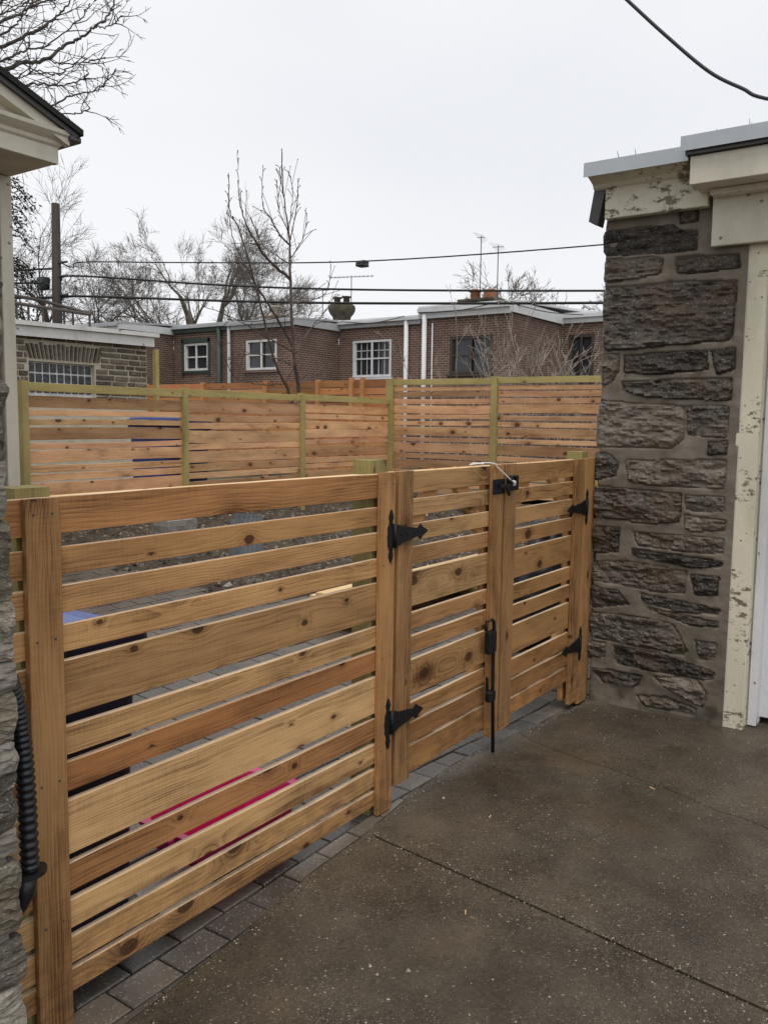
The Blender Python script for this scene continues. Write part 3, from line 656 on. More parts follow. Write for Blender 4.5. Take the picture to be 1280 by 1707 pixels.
# jamb, reveal, door frame and door
plank('door_jamb', (XW+.052, 1.1, -.075), (XW+.052, 1.1, 2.735), .088, .125, 'green_lumber_z', RG, n=12, bev=.004).data.materials.clear()
jb = RG.children[-1]
for o in RG.children:
    if o.name.startswith('door_jamb'): o.data.materials.append(M['worn_jamb'])
box('reveal_board', XW+.115, XW+.2, 1.03, 1.10, -.07, 2.75, 'worn_jamb', RG, .003)
box('door_frame', XW+.10, XW+.22, .982, 1.03, -.055, 2.7, 'white_paint', RG, .002)
dr = box('garage_door', XW+.19, XW+.23, -1.6, .985, -.02, 2.6, 'white_paint', RG, .003)
for i in range(5):
    z = .06 + i*.52
    for yy in (-1.5, -.9, -.3, .35): box('panel', XW+.184, XW+.192, yy, yy+.5, z, z+.38, 'white_paint', dr, .004)
box('door_frame', XW+.10, XW+.22, -1.68, -1.6, -.055, 2.7, 'white_paint', RG, .002)
box('doorsill', XW+.04, XW+.6, -1.7, 1.055, -.16, -.062, 'concrete_light', RG, .006)
box('far_pier', XW, XW+.3, -3.5, -1.72, -.2, 2.99, 'dark_mortar', RG)
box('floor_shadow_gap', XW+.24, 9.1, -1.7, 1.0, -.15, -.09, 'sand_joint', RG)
# frieze and crown over the pier
box('frieze', 5.10, 5.16, 1.362, 1.965, 2.947, 3.125, 'peeling_cream', RG, .004)
prism('crown_moulding', [(5.10, 3.122), (5.085, 3.13), (5.07, 3.15), (5.03, 3.165), (4.985, 3.178), (4.965, 3.19), (4.965, 3.225), (5.12, 3.225), (5.12, 3.122)], 'y', 1.445, 2.035, 'peeling_cream', RG).rotation_euler = (0, 0, 0)
fix = RG.children
prism('roof_flashing', [(4.95, 3.168), (4.953, 3.168), (4.955, 3.244), (5.2, 3.252), (5.2, 3.256), (4.95, 3.249)], 'y', 1.44, 2.046, 'aluminium', RG)
prism('corner_return', [(2.03, 3.17), (2.066, 2.945), (2.009, 2.917), (1.968, 3.12), (1.968, 3.17)], 'x', 5.105, 5.2, 'dark_metal', RG)
# header over the door
box('header_board', 5.115, 5.155, -1.9, 1.338, 2.722, 3.0, 'cream_paint', RG, .004)
box('soffit_board', 4.915, 5.15, -1.9, 1.405, 3.02, 3.04, 'cream_paint', RG, .003)
box('soffit_moulding', 5.03, 5.115, -1.9, 1.335, 2.985, 3.018, 'cream_paint', RG, .004)
box('fascia_board', 4.885, 4.912, -1.9, 1.408, 3.018, 3.168, 'cream_paint', RG, .003)
box('drip_board', 4.86, 5.1, -1.9, 1.43, 3.172, 3.2, 'dark_metal', RG)
prism('roof_flashing', [(4.84, 3.19), (4.843, 3.19), (4.845, 3.263), (5.25, 3.275), (5.25, 3.279), (4.84, 3.268)], 'y', -1.95, 1.452, 'aluminium', RG)
# weeds on the roof edge
ac = Acc()
for yy, hh in ((1.3, .05), (1.13, .07), (1.12, .05), (1.75, .02), (1.85, .02)): ac.tube([(5.0, yy, 3.255), (5.0+random.uniform(-.02, .02), yy+.01, 3.28+hh)], [.003, .001], 4)
ac.build('weed_stalks', 'bark_twig', RG)

# ================================================================== stone wall at left
LW = thing('stone_wall', 'rough grey stone wall end at the left edge beside the fence', 'wall', (.8, 2., 0))
box('mortar_core', -6., 1.105, 1.885, 2.02, -.15, 3.0, 'pale_mortar', LW)  # unseen run to the left is lengthened to block sky light on the posts
def rock(name, x0, x1, y0, y1, z0, z1, mat, parent, seed, amp=.012, rd=.014, sub=7):
    c = Vector(((x0+x1)/2, (y0+y1)/2, (z0+z1)/2)); h = Vector((x1-x0, y1-y0, z1-z0))/2
    bm = bmesh.new(); bmesh.ops.create_cube(bm, size=2); bmesh.ops.subdivide_edges(bm, edges=bm.edges[:], cuts=sub, use_grid_fill=True)
    for v in bm.verts:
        p = Vector((v.co.x*h.x, v.co.y*h.y, v.co.z*h.z)); r = min(rd, min(h)*.7)
        q = Vector([max(-(h[i]-r), min(h[i]-r, p[i])) for i in range(3)]); d = p-q
        if d.length > 1e-6: p = q + d.normalized()*r
        w_ = p + c; n = Vector((noise.fractal((w_.x*9, w_.y*9, w_.z*16+seed), 1, 2, 4), noise.fractal((w_.x*9+5, w_.y*9, w_.z*16+seed), 1, 2, 4), noise.fractal((w_.x*9, w_.y*9+5, w_.z*12+seed), 1, 2, 3)*.7))
        v.co = p + n*amp + Vector((1, 1, .5))*.006*noise.noise((w_.x*60, w_.y*60, w_.z*90+seed))
    return put(name, from_bm(name, bm), mat, parent, c)
zc = [(-.05, .16, .0), (.17, .30, -.012), (.31, .42, -.004), (.44, .62, -.008), (.64, .70, -.004), (.70, .84, -.01), (.85, .92, -.006), (.925, 1.04, .0), (1.05, 1.12, .006), (1.12, 1.27, -.002), (1.275, 1.46, .0), (1.465, 1.60, -.012), (1.61, 1.79, -.006), (1.8, 1.98, -.008), (2.0, 2.15, -.012), (2.16, 2.33, -.03), (2.35, 2.55, -.04), (2.56, 2.75, -.05), (2.76, 2.98, -.05)]
for k, (a, b, dx) in enumerate(zc):
    s = .11 + .05*(k % 3)
    mt = 'pale_mortar' if k in (4, 6, 8, 11) else 'pale_schist'
    rock('stone', 1.13-s*2.2, 1.140+dx, 1.866, 2.0, a-.004, b+.004, mt, LW, k*3.1, sub=16)
    x = 1.13-s*2.2
    for q in range(4):
        ln = random.uniform(.22, .45); rock('stone', x-ln, x-.015, 1.868, 1.97, a+.006, b-.004, 'pale_schist', LW, k*3.1+q+50, sub=4); x -= ln
# black corrugated drain hose
hp = []; hr = []
path = [(1.15, 1.925, 1.06), (1.177, 1.935, .97), (1.19, 1.935, .85), (1.196, 1.935, .7), (1.198, 1.935, .545)]
def bez(path, t):
    n = len(path)-1; f = t*n; i = min(int(f), n-1); f -= i; P = [Vector(path[max(0, min(n, i+k))]) for k in (-1, 0, 1, 2)]
    return .5*((2*P[1]) + (P[2]-P[0])*f + (2*P[0]-5*P[1]+4*P[2]-P[3])*f*f + (3*P[1]-P[0]-3*P[2]+P[3])*f**3)
N_ = 150
for k in range(N_+1):
    hp.append(bez(path, k/N_)); hr.append(0.0222 + .003*math.sin(k/N_*2*math.pi*30))
hose = tube('drain_hose', hp, hr, 'black_plastic', None, 14); tag(hose, 'black corrugated drain hose between the stone wall and the fence', 'hose')
ac = Acc(); fl = []
for k in range(25):
    a = 2*math.pi*k/24; fl.append((1.2+.044*math.cos(a)*(1.1 if math.cos(a) > 0 else 1), 1.945+.036*math.sin(a)))
prism('flange', fl[:-1], 'z', .525, .538, 'black_plastic', hose)
tube('outlet', [(1.19, 1.942, .53), (1.186, 1.945, .48), (1.176, 1.95, .45), (1.16, 1.96, .42)], [.03, .026, .02, .016], 'black_plastic', hose, 12)

# ================================================================== back fence (pressure treated posts, knotty cedar slats)
YB = 8.0
bf = thing('fence', 'tall back fence of knotty cedar slats with green posts, facing the gate', 'fence', (8.3, YB, .45))
PXs = [5.04, 7.175, 9.37, 11.585]
LB = [(1.963, 1.834), (1.813, 1.747), (1.716, 1.651), (1.635, 1.494), (1.471, 1.406), (1.392, 1.253), (1.24, 1.16), (1.147, 1.067), (1.054, .908), (.89, .8), (.785, .62), (.605, .52)]
LB2 = [(1.965, 1.80), (1.787, 1.70), (1.682, 1.60), (1.592, 1.43), (1.42, 1.34), (1.33, 1.18), (1.168, 1.07), (1.062, .985), (.955, .81), (.80, .72), (.71, .55)]
LB3 = [(1.955, 1.83), (1.812, 1.74), (1.722, 1.60), (1.59, 1.46), (1.442, 1.37), (1.355, 1.2), (1.182, 1.10), (1.085, 1.02), (.995, .85), (.84, .76), (.75, .56)]
zr = [2.075, 2.09, 2.105, 2.115]
bt = lambda s=.03: tuple(max(.3, a*random.uniform(1-s, 1+s*.6)) for a in (lambda k: (k, k*random.uniform(.93, 1.), k*random.uniform(.9, 1.)))(random.choice((1.05, .95, 1.12, .62, .78, 1.15, .9))))
for i, x in enumerate(PXs[:3]):
    plank('post', (x, YB, .2), (x, YB, zr[i]+.015), .075 if i else .07, .085, 'green_lumber_z', bf, (1.05, 1.05, .95), n=4)
for i, bays in enumerate((LB, LB2, LB3)):
    xa, xb = PXs[i]+.037, PXs[i+1]-.037
    plank('top_rail', (xa, YB, zr[i]-.045), (xb, YB, zr[i+1]-.055), .088, .04, 'green_lumber_x', bf, (1.15, 1.12, 1.), n=6)
    for z1, z0 in bays:
        dz = random.uniform(-.01, .01); t = bt()
        plank('slat', (xa, YB+.012, (z0+z1)/2+zr[i]-2.09), (xb, YB+.012, (z0+z1)/2+dz+zr[i+1]-2.09-.01), (z1-z0)*.94, .02, 'knotty_cedar_x', bf, t, bow=random.uniform(-.012, .008), n=8)
sf = thing('fence', 'side run of slatted cedar fence behind the right leaf, joining the tall back fence', 'fence', (11.59, 6, .45))
XB = 11.59
RBz = [(2.294, 2.229), (2.215, 2.126), (2.108, 2.024), (2.01, 1.874), (1.851, 1.78), (1.752, 1.677), (1.658, 1.517), (1.494, 1.423), (1.4, 1.244), (1.23, 1.15), (1.135, .98), (.96, .88), (.86, .7), (.68, .6)]
PYs = [7.99, 6.08, 4.1, 2.1]
for i, y in enumerate(PYs): plank('post', (XB, y, .2), (XB, y, 2.43), .08, .14 if i == 0 else .1, 'green_lumber_z', sf, (1.02, 1.02, .9), n=4)
for i in range(3):
    ya, yb = PYs[i]-.06, PYs[i+1]+.05
    plank('top_rail', (XB, ya, 2.37), (XB, yb, 2.36), .09, .04, 'green_lumber_y', sf, (1.1, 1.1, .98), n=6)
    for z1, z0 in RBz:
        dz = random.uniform(-.012, .012)+(.0 if i == 0 else -.01); t = bt()
        plank('slat', (XB+.012, ya, (z0+z1)/2), (XB+.012, yb, (z0+z1)/2+dz), (z1-z0)*.94, .02, 'knotty_cedar_y', sf, tuple(a*.9 for a in t), bow=random.uniform(-.01, .01), n=8)
# cedar fence further off
ff = thing('fence', 'reddish cedar fence further off, below the brick houses', 'fence', (15, 14, .4))
for i, y in enumerate((18.1, 16.0, 13.9, 12.3, 11.35, 11.05, 10.1)):
    plank('post', (14.97, y, .3), (14.97, y, 2.66+(.03 if i in (4, 5) else 0)), .1, .09, 'far_cedar_z', ff, n=2)
    if i < 6:
        yn = (18.1, 16.0, 13.9, 12.3, 11.35, 11.05, 10.1)[i+1]
        for k in range(13):
            z = 2.56-k*.165; plank('slat', (15, y, z), (15, yn, z), .14 if k % 3 else .15, .02, 'far_cedar_y', ff, bt(.1), n=2)
tp = thing('fence_post', 'lone yellowish timber post at the corner of the stone garage', 'fence post', (11.25, 12.42, .4))
plank('post', (10.42, 12.35, .4), (10.42, 12.35, 2.98), .075, .09, 'green_lumber_z', tp, (1.15, 1.1, .95), n=3)

# ================================================================== things in the yard
def wheelie(name, label, loc, rz, body, lid, s=1.):
    t = thing(name, label, 'bin', loc, None, rz)
    def ring(hx, hy, z, r, n=5):
        out = []
        for cx, cy, a0 in ((hx-r, hy-r, 0), (-hx+r, hy-r, 90), (-hx+r, -hy+r, 180), (hx-r, -hy+r, 270)):
            for k in range(n): a = R(a0+90*k/(n-1)); out.append((cx+r*math.cos(a), cy+r*math.sin(a), z))
        return out
    def loft(nm, rings, mat, cap=True):
        n = len(rings[0]); v = [Vector(p) for r in rings for p in r]; f = [(i*n+k, i*n+(k+1) % n, (i+1)*n+(k+1) % n, (i+1)*n+k) for i in range(len(rings)-1) for k in range(n)]
        f.append(tuple(range(n-1, -1, -1))); f.append(tuple((len(rings)-1)*n+k for k in range(n)))
        o = bpy.data.objects.new(nm, from_data(nm, v, f)); C.objects.link(o); o.data.materials.append(M[mat]); o.parent = t; return o
    loft('body', [ring(.31*s, .27*s, .03, .04), ring(.325*s, .28*s, .55*s, .05), ring(.34*s, .29*s, .92*s, .05), ring(.36*s, .31*s, .925*s, .05), ring(.36*s, .31*s, .96*s, .05), ring(.33*s, .28*s, .965*s, .05)], body)
    loft('lid_rim', [ring(.37*s, .32*s, .968*s, .06), ring(.375*s, .325*s, .985*s, .06), ring(.37*s, .32*s, 1.03*s, .06), ring(.35*s, .3*s, 1.035*s, .06)], body)
    loft('lid', [ring(.352*s, .302*s, 1.036*s, .06), ring(.34*s, .29*s, 1.048*s, .06), ring(.26*s, .22*s, 1.056*s, .06)], lid)
    for sx in (-1, 1):
        v, f = tube_data([(sx*.27*s-.02, .24*s, .09), (sx*.27*s+.02, .24*s, .09)], .09, 16); o = bpy.data.objects.new('wheel', from_data('wheel', v, f)); C.objects.link(o); o.data.materials.append(M['black_plastic']); o.parent = t
    v, f = tube_data([(-.25*s, .35*s, .97*s), (.25*s, .35*s, .97*s)], .016, 8); o = bpy.data.objects.new('handle', from_data('handle', v, f)); C.objects.link(o); o.data.materials.append(M['black_plastic']); o.parent = t
    return t
wheelie('wheeled_bin', 'dark navy wheeled bin behind the left panel, sky reflection painted on its lid', (1.40, 2.45, .0), R(2), 'navy_plastic', 'lid_sky_reflection', 1.005)
wheelie('wheeled_bin', 'bright blue bin glimpsed between the slats of the back fence', (7.6, 8.75, .5), R(90), 'tarp_blue', 'tarp_blue', 1.18)
# pink tub
tub = thing('plastic_tub', 'bright pink plastic tub lying behind the lower slats of the left panel', 'tub', (2.26, 2.33, .03))
def rr(hx, hy, z, cx, cy, r=.05, n=4):
    out = []
    for sx, sy, a0 in ((1, 1, 0), (-1, 1, 90), (-1, -1, 180), (1, -1, 270)):
        for k in range(n): a = R(a0+90*k/(n-1)); out.append(Vector((cx+sx*(hx-r)+r*math.cos(a), cy+sy*(hy-r)+r*math.sin(a), z)))
    return out
rings = [rr(.24, .12, .03, 2.26, 2.31), rr(.28, .15, .22, 2.26, 2.31), rr(.31, .175, .222, 2.26, 2.31), rr(.31, .175, .235, 2.26, 2.31), rr(.275, .145, .232, 2.26, 2.31), rr(.235, .115, .045, 2.26, 2.31)]
n = len(rings[0]); v = [p for r in rings for p in r]; f = [(i*n+k, i*n+(k+1) % n, (i+1)*n+(k+1) % n, (i+1)*n+k) for i in range(5) for k in range(n)]; f.append(tuple(range(n-1, -1, -1))); f.append(tuple(5*n+k for k in range(n)))
put('tub_shell', from_data('tub_shell', v, f), 'pink_plastic', tub)
for sx in (-1, 1): box('handle', 2.26+sx*.315, 2.26+sx*.345, 2.24, 2.38, .205, .228, 'pink_plastic', tub, .004)
# white sheet
v, f = [], []
for i in range(9):
    for j in range(5):
        v.append((1.79+.026*i, 2.11+.04*j, .05+.008*j+.008*noise.noise((i*.7, j*.7, 3))+.004*i))
f = [(i*5+j, i*5+j+1, i*5+j+6, i*5+j+5) for i in range(8) for j in range(4)]
o = put('white_sheet', from_data('white_sheet', v, f), 'white_sheet'); sm = o.modifiers.new('t', 'SOLIDIFY'); sm.thickness = .006
tag(o, 'crumpled white sheet on the paving under the left panel', 'sheet')
# corrugated window well
v, f = [], []; n = 60
for k in range(n+1):
    a = R(-150+200*k/n); r = .27 + .008*math.sin(k*1.9)
    for z in (.1, .62): v.append((6.35+r*math.cos(a), 6.3+r*math.sin(a), z+.1))
f = [(2*k, 2*k+2, 2*k+3, 2*k+1) for k in range(n)]
o = put('metal_ring', from_data('metal_ring', v, f), 'galvanised'); sm = o.modifiers.new('t', 'SOLIDIFY'); sm.thickness = .004
tag(o, 'curved corrugated galvanised sheet standing in the soil', 'metal sheet')
rock('x', 5.6, 6.0, 6.5, 6.75, .25, .72, 'concrete_light', None, 3, .008, .02); o = bpy.data.objects['x']; o.name = 'concrete_slab'; tag(o, 'pale concrete slab standing beside the corrugated sheet', 'slab')
# stack of new timber behind the gate
lum = [(5.05, 7.7, 4.12, .37, .09), (5.3, 7.6, 3.98, .35, .14), (5.1, 7.5, 4.22, .33, .09), (5.2, 7.7, 4.0, .31, .14), (5.1, 7.6, 4.15, .27, .14), (5.2, 7.5, 4.02, .21, .18), (5.2, 7.6, 4.2, .15, .18)]
words = ['topmost pale board on the timber stack behind the gate', 'second pale board of the timber stack, nearest the gate', 'pale board at the back of the timber stack', 'fourth board down in the timber stack', 'board in the middle of the timber stack', 'thick board low in the timber stack', 'lowest board of the timber stack behind the gate']
for (xa, xb, y, z, wd), lb in zip(lum, words):
    o = plank('timber_board', (xa, y, z), (xb, y+random.uniform(-.06, .06), z+.005), wd, .036, 'pine_x', None, (1, 1, 1), up=(0, 1, 0), n=3); tag(o, lb, 'board', 'timber stacked behind the gate')
for x in (5.5, 7.2): 
    o = plank('timber_bearer', (x, 3.85, .09), (x, 4.35, .09), .08, .08, 'green_lumber_y', None, (.7, .7, .6), n=2); tag(o, 'short bearer under the %s end of the timber stack' % ('near' if x < 6 else 'far'), 'bearer', 'timber stacked behind the gate')
# black sacks behind the right leaf
def sack(label, x, y, z, s, seed):
    bm = bmesh.new(); bmesh.ops.create_icosphere(bm, subdivisions=4, radius=1)
    for v in bm.verts:
        d = v.co.copy(); n = noise.fractal((d.x*1.6+seed, d.y*1.6, d.z*1.6), 1, 2, 4)
        k = 1 + .22*n; q = Vector((d.x*.36*k, d.y*.3*k, max(d.z, -.75)*.32*k))
        if d.z > .85: q.z += (d.z-.85)*.9; q.x *= .6; q.y *= .6
        v.co = q*s
    o = put('black_sack', from_bm('black_sack', bm, True), 'black_plastic', None, (x, y, z)); tag(o, label, 'sack', 'black sacks behind the gate')
sack('larger black plastic sack right behind the right leaf', 6.05, 2.75, .36, 1.25, 1); sack('smaller black plastic sack beyond the larger sack', 6.9, 3.0, .32, 1.1, 7)
v, f = [], []
for i in range(13):
    for j in range(13): v.append((-.16+.027*i, -.12+.02*j, .05*noise.fractal((i*.35, j*.35, 2), 1, 2, 4)+.05))
f = [(i*13+j, i*13+j+1, i*13+j+14, i*13+j+13) for i in range(12) for j in range(12)]
o = put('rag', from_data('rag', v, f, True), 'rag', None, (9.3, 4.85, .26)); sm = o.modifiers.new('t', 'SOLIDIFY'); sm.thickness = .006; tag(o, 'crumpled pale rag lying on the soil behind the right leaf', 'rag')
# stones, chips and clods on the soil
random.seed(21); ac = Acc()
def clod(ac, x, y, z, s):
    v = []; 
    for a in range(5):
        t = a*2*math.pi/5; v.append(Vector((x+s*math.cos(t)*random.uniform(.6, 1.2), y+s*math.sin(t)*random.uniform(.6, 1.2), z-.3*s)))
    v += [Vector((x+random.uniform(-.4, .4)*s, y+random.uniform(-.4, .4)*s, z+s*random.uniform(.4, .9)))]
    ac.add(v, [(i, (i+1) % 5, 5) for i in range(5)])
A2 = Acc()
for k in range(2600):
    x = random.uniform(4, 11.4); y = random.uniform(3, 7.95)
    if paved(x, y) or paved(x-.1, y): continue
    z = yard_z(x, y) + .10*noise.fractal((x*1.1, y*1.1, 4), 1, 2, 5) + .03
    clod(ac if random.random() < .93 else A2, x, y, z, random.choice((.012, .018, .025, .03, .05)))
tag(ac.build('soil_clods', 'dirt'), kind='stuff', label='brown clods scattered over the bare soil', cat='clods'); tag(A2.build('pale_stones', 'pebble'), kind='stuff', label='small pale stones strewn over the bare soil', cat='stones')
# grit on the driveway
ac = Acc(); A2 = Acc()
for k in range(1700):
    x = random.uniform(1.2, 5.1); y = random.uniform(.0, 1.95)
    if random.random() < .2: x = joint_x(y) + random.gauss(0, .02)
    elif random.random() < .4: y = edge_y(x) - abs(random.gauss(0, .025))
    if y > edge_y(x)-.005: continue
    z = drive_z(x) + .006*noise.noise((x*.9, y*.9, 0)); s = random.choice((.0012, .0015, .0018, .0022, .003, .004))
    (clod)(ac if random.random() < .55 else A2, x, y, z+.0005, s)
for x, y, s in ((3.16, 1.86, .009), (2.0, 1.4, .007), (2.07, 1.33, .009), (1.93, 1.31, .006), (2.02, 1.44, .008)): clod(ac, x, y, drive_z(x)+.002, s)
tag(ac.build('pale_grit', 'pebble'), kind='stuff', label='pale grit and flecks on the driveway', cat='grit'); tag(A2.build('dark_grit', 'sand_joint'), kind='stuff', label='dark grit along the driveway joint', cat='grit')
# a few wood splinters
for k, (x, y, a, l) in enumerate(((2.42, 1.33, .5, .022), (3.9, 1.15, 1.2, .03), (3.1, 1.6, .2, .02))):
    o = plank('splinter', (x, y, drive_z(x)+.004), (x+l*math.cos(a), y+l*math.sin(a), drive_z(x)+.005), .004, .003, 'pine_x', None, n=1, bev=.0004, up=(0, 0, 1)); tag(o, ['thin pale splinter lying nearest the camera', 'splinter of wood lying farthest right on the driveway', 'splinter of wood lying near the double gate'][k], 'splinter', 'splinters on the driveway')

# ================================================================== left garage (gable end with cornice)
LG = thing('garage', 'cream gabled garage roof with black shingle edge at upper left', 'garage', (2, 6, .2))
box('corner_board', 3.49, 3.583, 5.75, 5.84, .1, 3.40, 'cream_paint', LG, .004)
box('wall', -.4, 3.5, 5.80, 9.8, .0, 3.4, 'pale_mortar', LG)
random.seed(5)
for k in range(20):
    x = 3.485
    for q in range(3):
        ln = random.uniform(.25, .5); z = .15+k*.16; rock('stone', x-ln, x-.02, 5.745, 5.83, z, z+.135, 'pale_schist', LG, k+q*31, .012, .02, 4); x -= ln
box('frieze', -.5, 3.59, 5.2, 5.25, 3.402, 3.508, 'cream_paint', LG, .003)
box('soffit', -.5, 3.588, 5.25, 5.80, 3.408, 3.43, 'cream_paint', LG)
crown = [(0, 0), (-.015, .012), (-.02, .035), (-.05, .055), (-.075, .075), (-.08, .1), (.06, .1), (.06, 0)]
v = []
for xe, mul in ((-.5, 0), (3.592, 1)):
    for a, b in crown: v.append((xe + mul*(-a if a < 0 else 0)*.8, 5.2+a, 3.508+b))
n = len(crown); f = [tuple(range(n)), tuple(range(2*n-1, n-1, -1))] + [(i, (i+1) % n, n+(i+1) % n, n+i) for i in range(n)]
me = from_data('cornice', v, f); bm = bmesh.new(); bm.from_mesh(me); bmesh.ops.recalc_face_normals(bm, faces=bm.faces); bm.to_mesh(me); bm.free(); put('cornice', me, 'cream_paint', LG)
px, pz = 1.55, 4.42; sl_ = (pz-3.61)/(3.708-px)
prism('tympanum', [(px, pz-.06), (3.58, 3.6), (-.52, 3.6)], 'y', 5.23, 5.27, 'cream_paint', LG)
def slope_band(name, lo, hi, y0, y1, mat, x1=3.765, xl=-.66):
    for side in (1, -1):
        xe = x1 if side > 0 else xl
        zz = lambda x: pz - sl_*abs(x-px)
        prism(name, [(px, pz+lo), (xe, zz(xe)+lo), (xe, zz(xe)+hi), (px, pz+hi)], 'y', y0, y1, mat, LG)
slope_band('rake_board', -.115, -.04, 5.14, 5.2, 'cream_paint', 3.635)
slope_band('rake_soffit', -.115, -.09, 5.2, 5.3, 'cream_paint', 3.60)
slope_band('rake_flashing', -.045, -.012, 5.11, 9.9, 'dark_metal', 3.685)
slope_band('shingle_roof', -.012, .028, 5.09, 9.95, 'asphalt_shingle', 3.71)
box('eave_board', 3.53, 3.625, 5.24, 9.9, 3.52, 3.62, 'cream_paint', LG)
box('gutter_edge', 3.625, 3.712, 5.11, 9.9, 3.55, 3.595, 'dark_metal', LG, .01)

# ================================================================== stone garage beyond the fence
SG = thing('garage', 'flat roofed stone garage with glass block window beyond the back fence', 'garage', (9, 13, .3))
YG = 12.5
def cellwall(name, axis, pos, u0, u1, z0, z1, holes, mat, parent, depth=.14, inward=1):
    us = sorted({u0, u1, *[h[0] for h in holes], *[h[1] for h in holes]}); zs = sorted({z0, z1, *[h[2] for h in holes], *[h[3] for h in holes]})
    v, f = [], []
    def pt(u, z, d=0.): return (u, pos+d*inward, z) if axis == 'x' else (pos+d*inward, u, z)
    def quad(*p): o = len(v); v.extend(p); f.append((o, o+1, o+2, o+3))
    for i in range(len(us)-1):
        for j in range(len(zs)-1):
            cu, cz = (us[i]+us[i+1])/2, (zs[j]+zs[j+1])/2
            if any(h[0] < cu < h[1] and h[2] < cz < h[3] for h in holes): continue
            quad(pt(us[i], zs[j]), pt(us[i+1], zs[j]), pt(us[i+1], zs[j+1]), pt(us[i], zs[j+1]))
    for h in holes:
        a, b, c, d = h
        quad(pt(a, c), pt(a, d), pt(a, d, depth), pt(a, c, depth)); quad(pt(b, c), pt(b, d), pt(b, d, depth), pt(b, c, depth))
        quad(pt(a, c), pt(b, c), pt(b, c, depth), pt(a, c, depth)); quad(pt(a, d), pt(b, d), pt(b, d, depth), pt(a, d, depth))
    return put(name, from_data(name, v, f), mat, parent)
cellwall('mortar_face', 'x', YG+.03, 5.5, 10.36, .2, 3.1, [(8.01, 9.24, 2.05, 2.63)], 'garage_mortar', SG)
box('side_wall', 10.2, 10.355, YG+.035, 17, .2, 3.1, 'garage_mortar', SG); box('back_wall', 5.5, 10.2, 16.85, 17, .2, 3.1, 'garage_mortar', SG)
random.seed(11)
z = 2.0; row = 0
rows = [2.0]
while z < 3.05:
    hgt = random.choice((.075, .09, .09, .11)); 
    x = 7.2
    while x < 10.33:
        ln = random.uniform(.16, .42); xe = min(10.345, x+ln)
        if 10.345-xe < .1: xe = 10.345
        inwin = xe > 8.0 and x < 9.26 and 1.95 < z+hgt and z < 2.66
        inarch = xe > 7.99 and x < 9.36 and z+hgt > 2.62 and z < 2.95
        if inwin or inarch:
            lim = 7.99; 
            if x < lim-.06: box('stone', x+.011, lim-.012, YG+.0+random.uniform(0, .012), YG+.06, z+.009, z+hgt-.009, 'garage_stone', SG, .006, jit=.006)
            x = 9.37 if inarch else 9.26
            continue
        box('stone', x+.011, xe-.011, YG+random.uniform(0, .014), YG+.06, z+.009, z+hgt-.009, 'garage_stone', SG, .006, jit=.006)
        x = xe + .012
    z += hgt + .012
for k in range(18):
    t = k/17; xc = 8.03+1.29*t; sk = (t-.5)*.10; hh = random.uniform(.22, .26)
    prism('arch_stone', [(xc-.018-sk*.3, 2.675), (xc+.018-sk*.3, 2.675), (xc+.02+sk, 2.675+hh), (xc-.02+sk, 2.675+hh)], 'y', YG-.005, YG+.05, 'garage_stone', SG, .005)
box('fascia_board', 5.4, 10.42, YG-.12, YG-.09, 3.0, 3.16, 'white_fascia', SG).rotation_euler = (0, -.012, 0)
box('roof_cap', 5.4, 10.5, YG-.17, YG+.5, 3.165, 3.235, 'white_fascia', SG).rotation_euler = (0, -.014, 0)
box('soffit', 5.4, 10.4, YG-.09, YG+.02, 3.02, 3.05, 'white_fascia', SG).rotation_euler = (0, -.012, 0)
box('roof', 5.4, 10.45, YG+.4, 17.1, 3.14, 3.2, 'roof_white', SG)
gw = box('block_window', 8.012, 9.238, YG+.1, YG+.14, 2.05, 2.628, 'white_paint', SG)
bx_, bz_ = 1.2/9, .168
for i in range(9):
    for j in range(3):
        x0 = 8.025+bx_*i; z1 = 2.615-bz_*j
        box('glass_block', x0+.014, x0+bx_-.014, YG+.082, YG+.12, z1-bz_+.02, z1-.01, 'glass_block', gw, .006)
box('window_sill', 8.35, 8.8, YG-.02, YG+.08, 2.262, 2.278, 'white_paint', gw)
# railing frame on its roof
RL = thing('roof_rail', 'dark steel railing frame on the roof of the stone garage', 'railing', (8, 14, 3.2))
YR = 13.6
for nm, a, b, r in (('rail', (7.6, YR, 3.67), (9.98, YR, 3.63), .03), ('rail', (7.6, YR+.5, 3.9), (9.25, YR+.5, 3.84), .03), ('rail', (9.2, YR+.5, 3.85), (9.98, YR, 3.64), .03), ('rail', (7.6, YR+.25, 3.72), (9.6, YR+.25, 3.68), .025)):
    tube(nm, [a, b], r, 'steel_brown', RL, 4, False)
for x in (7.8, 8.5, 8.72, 9.0, 9.42, 9.6, 9.95): tube('upright', [(x, YR, 3.15), (x, YR, 3.64)], .024, 'steel_brown', RL, 4, False)

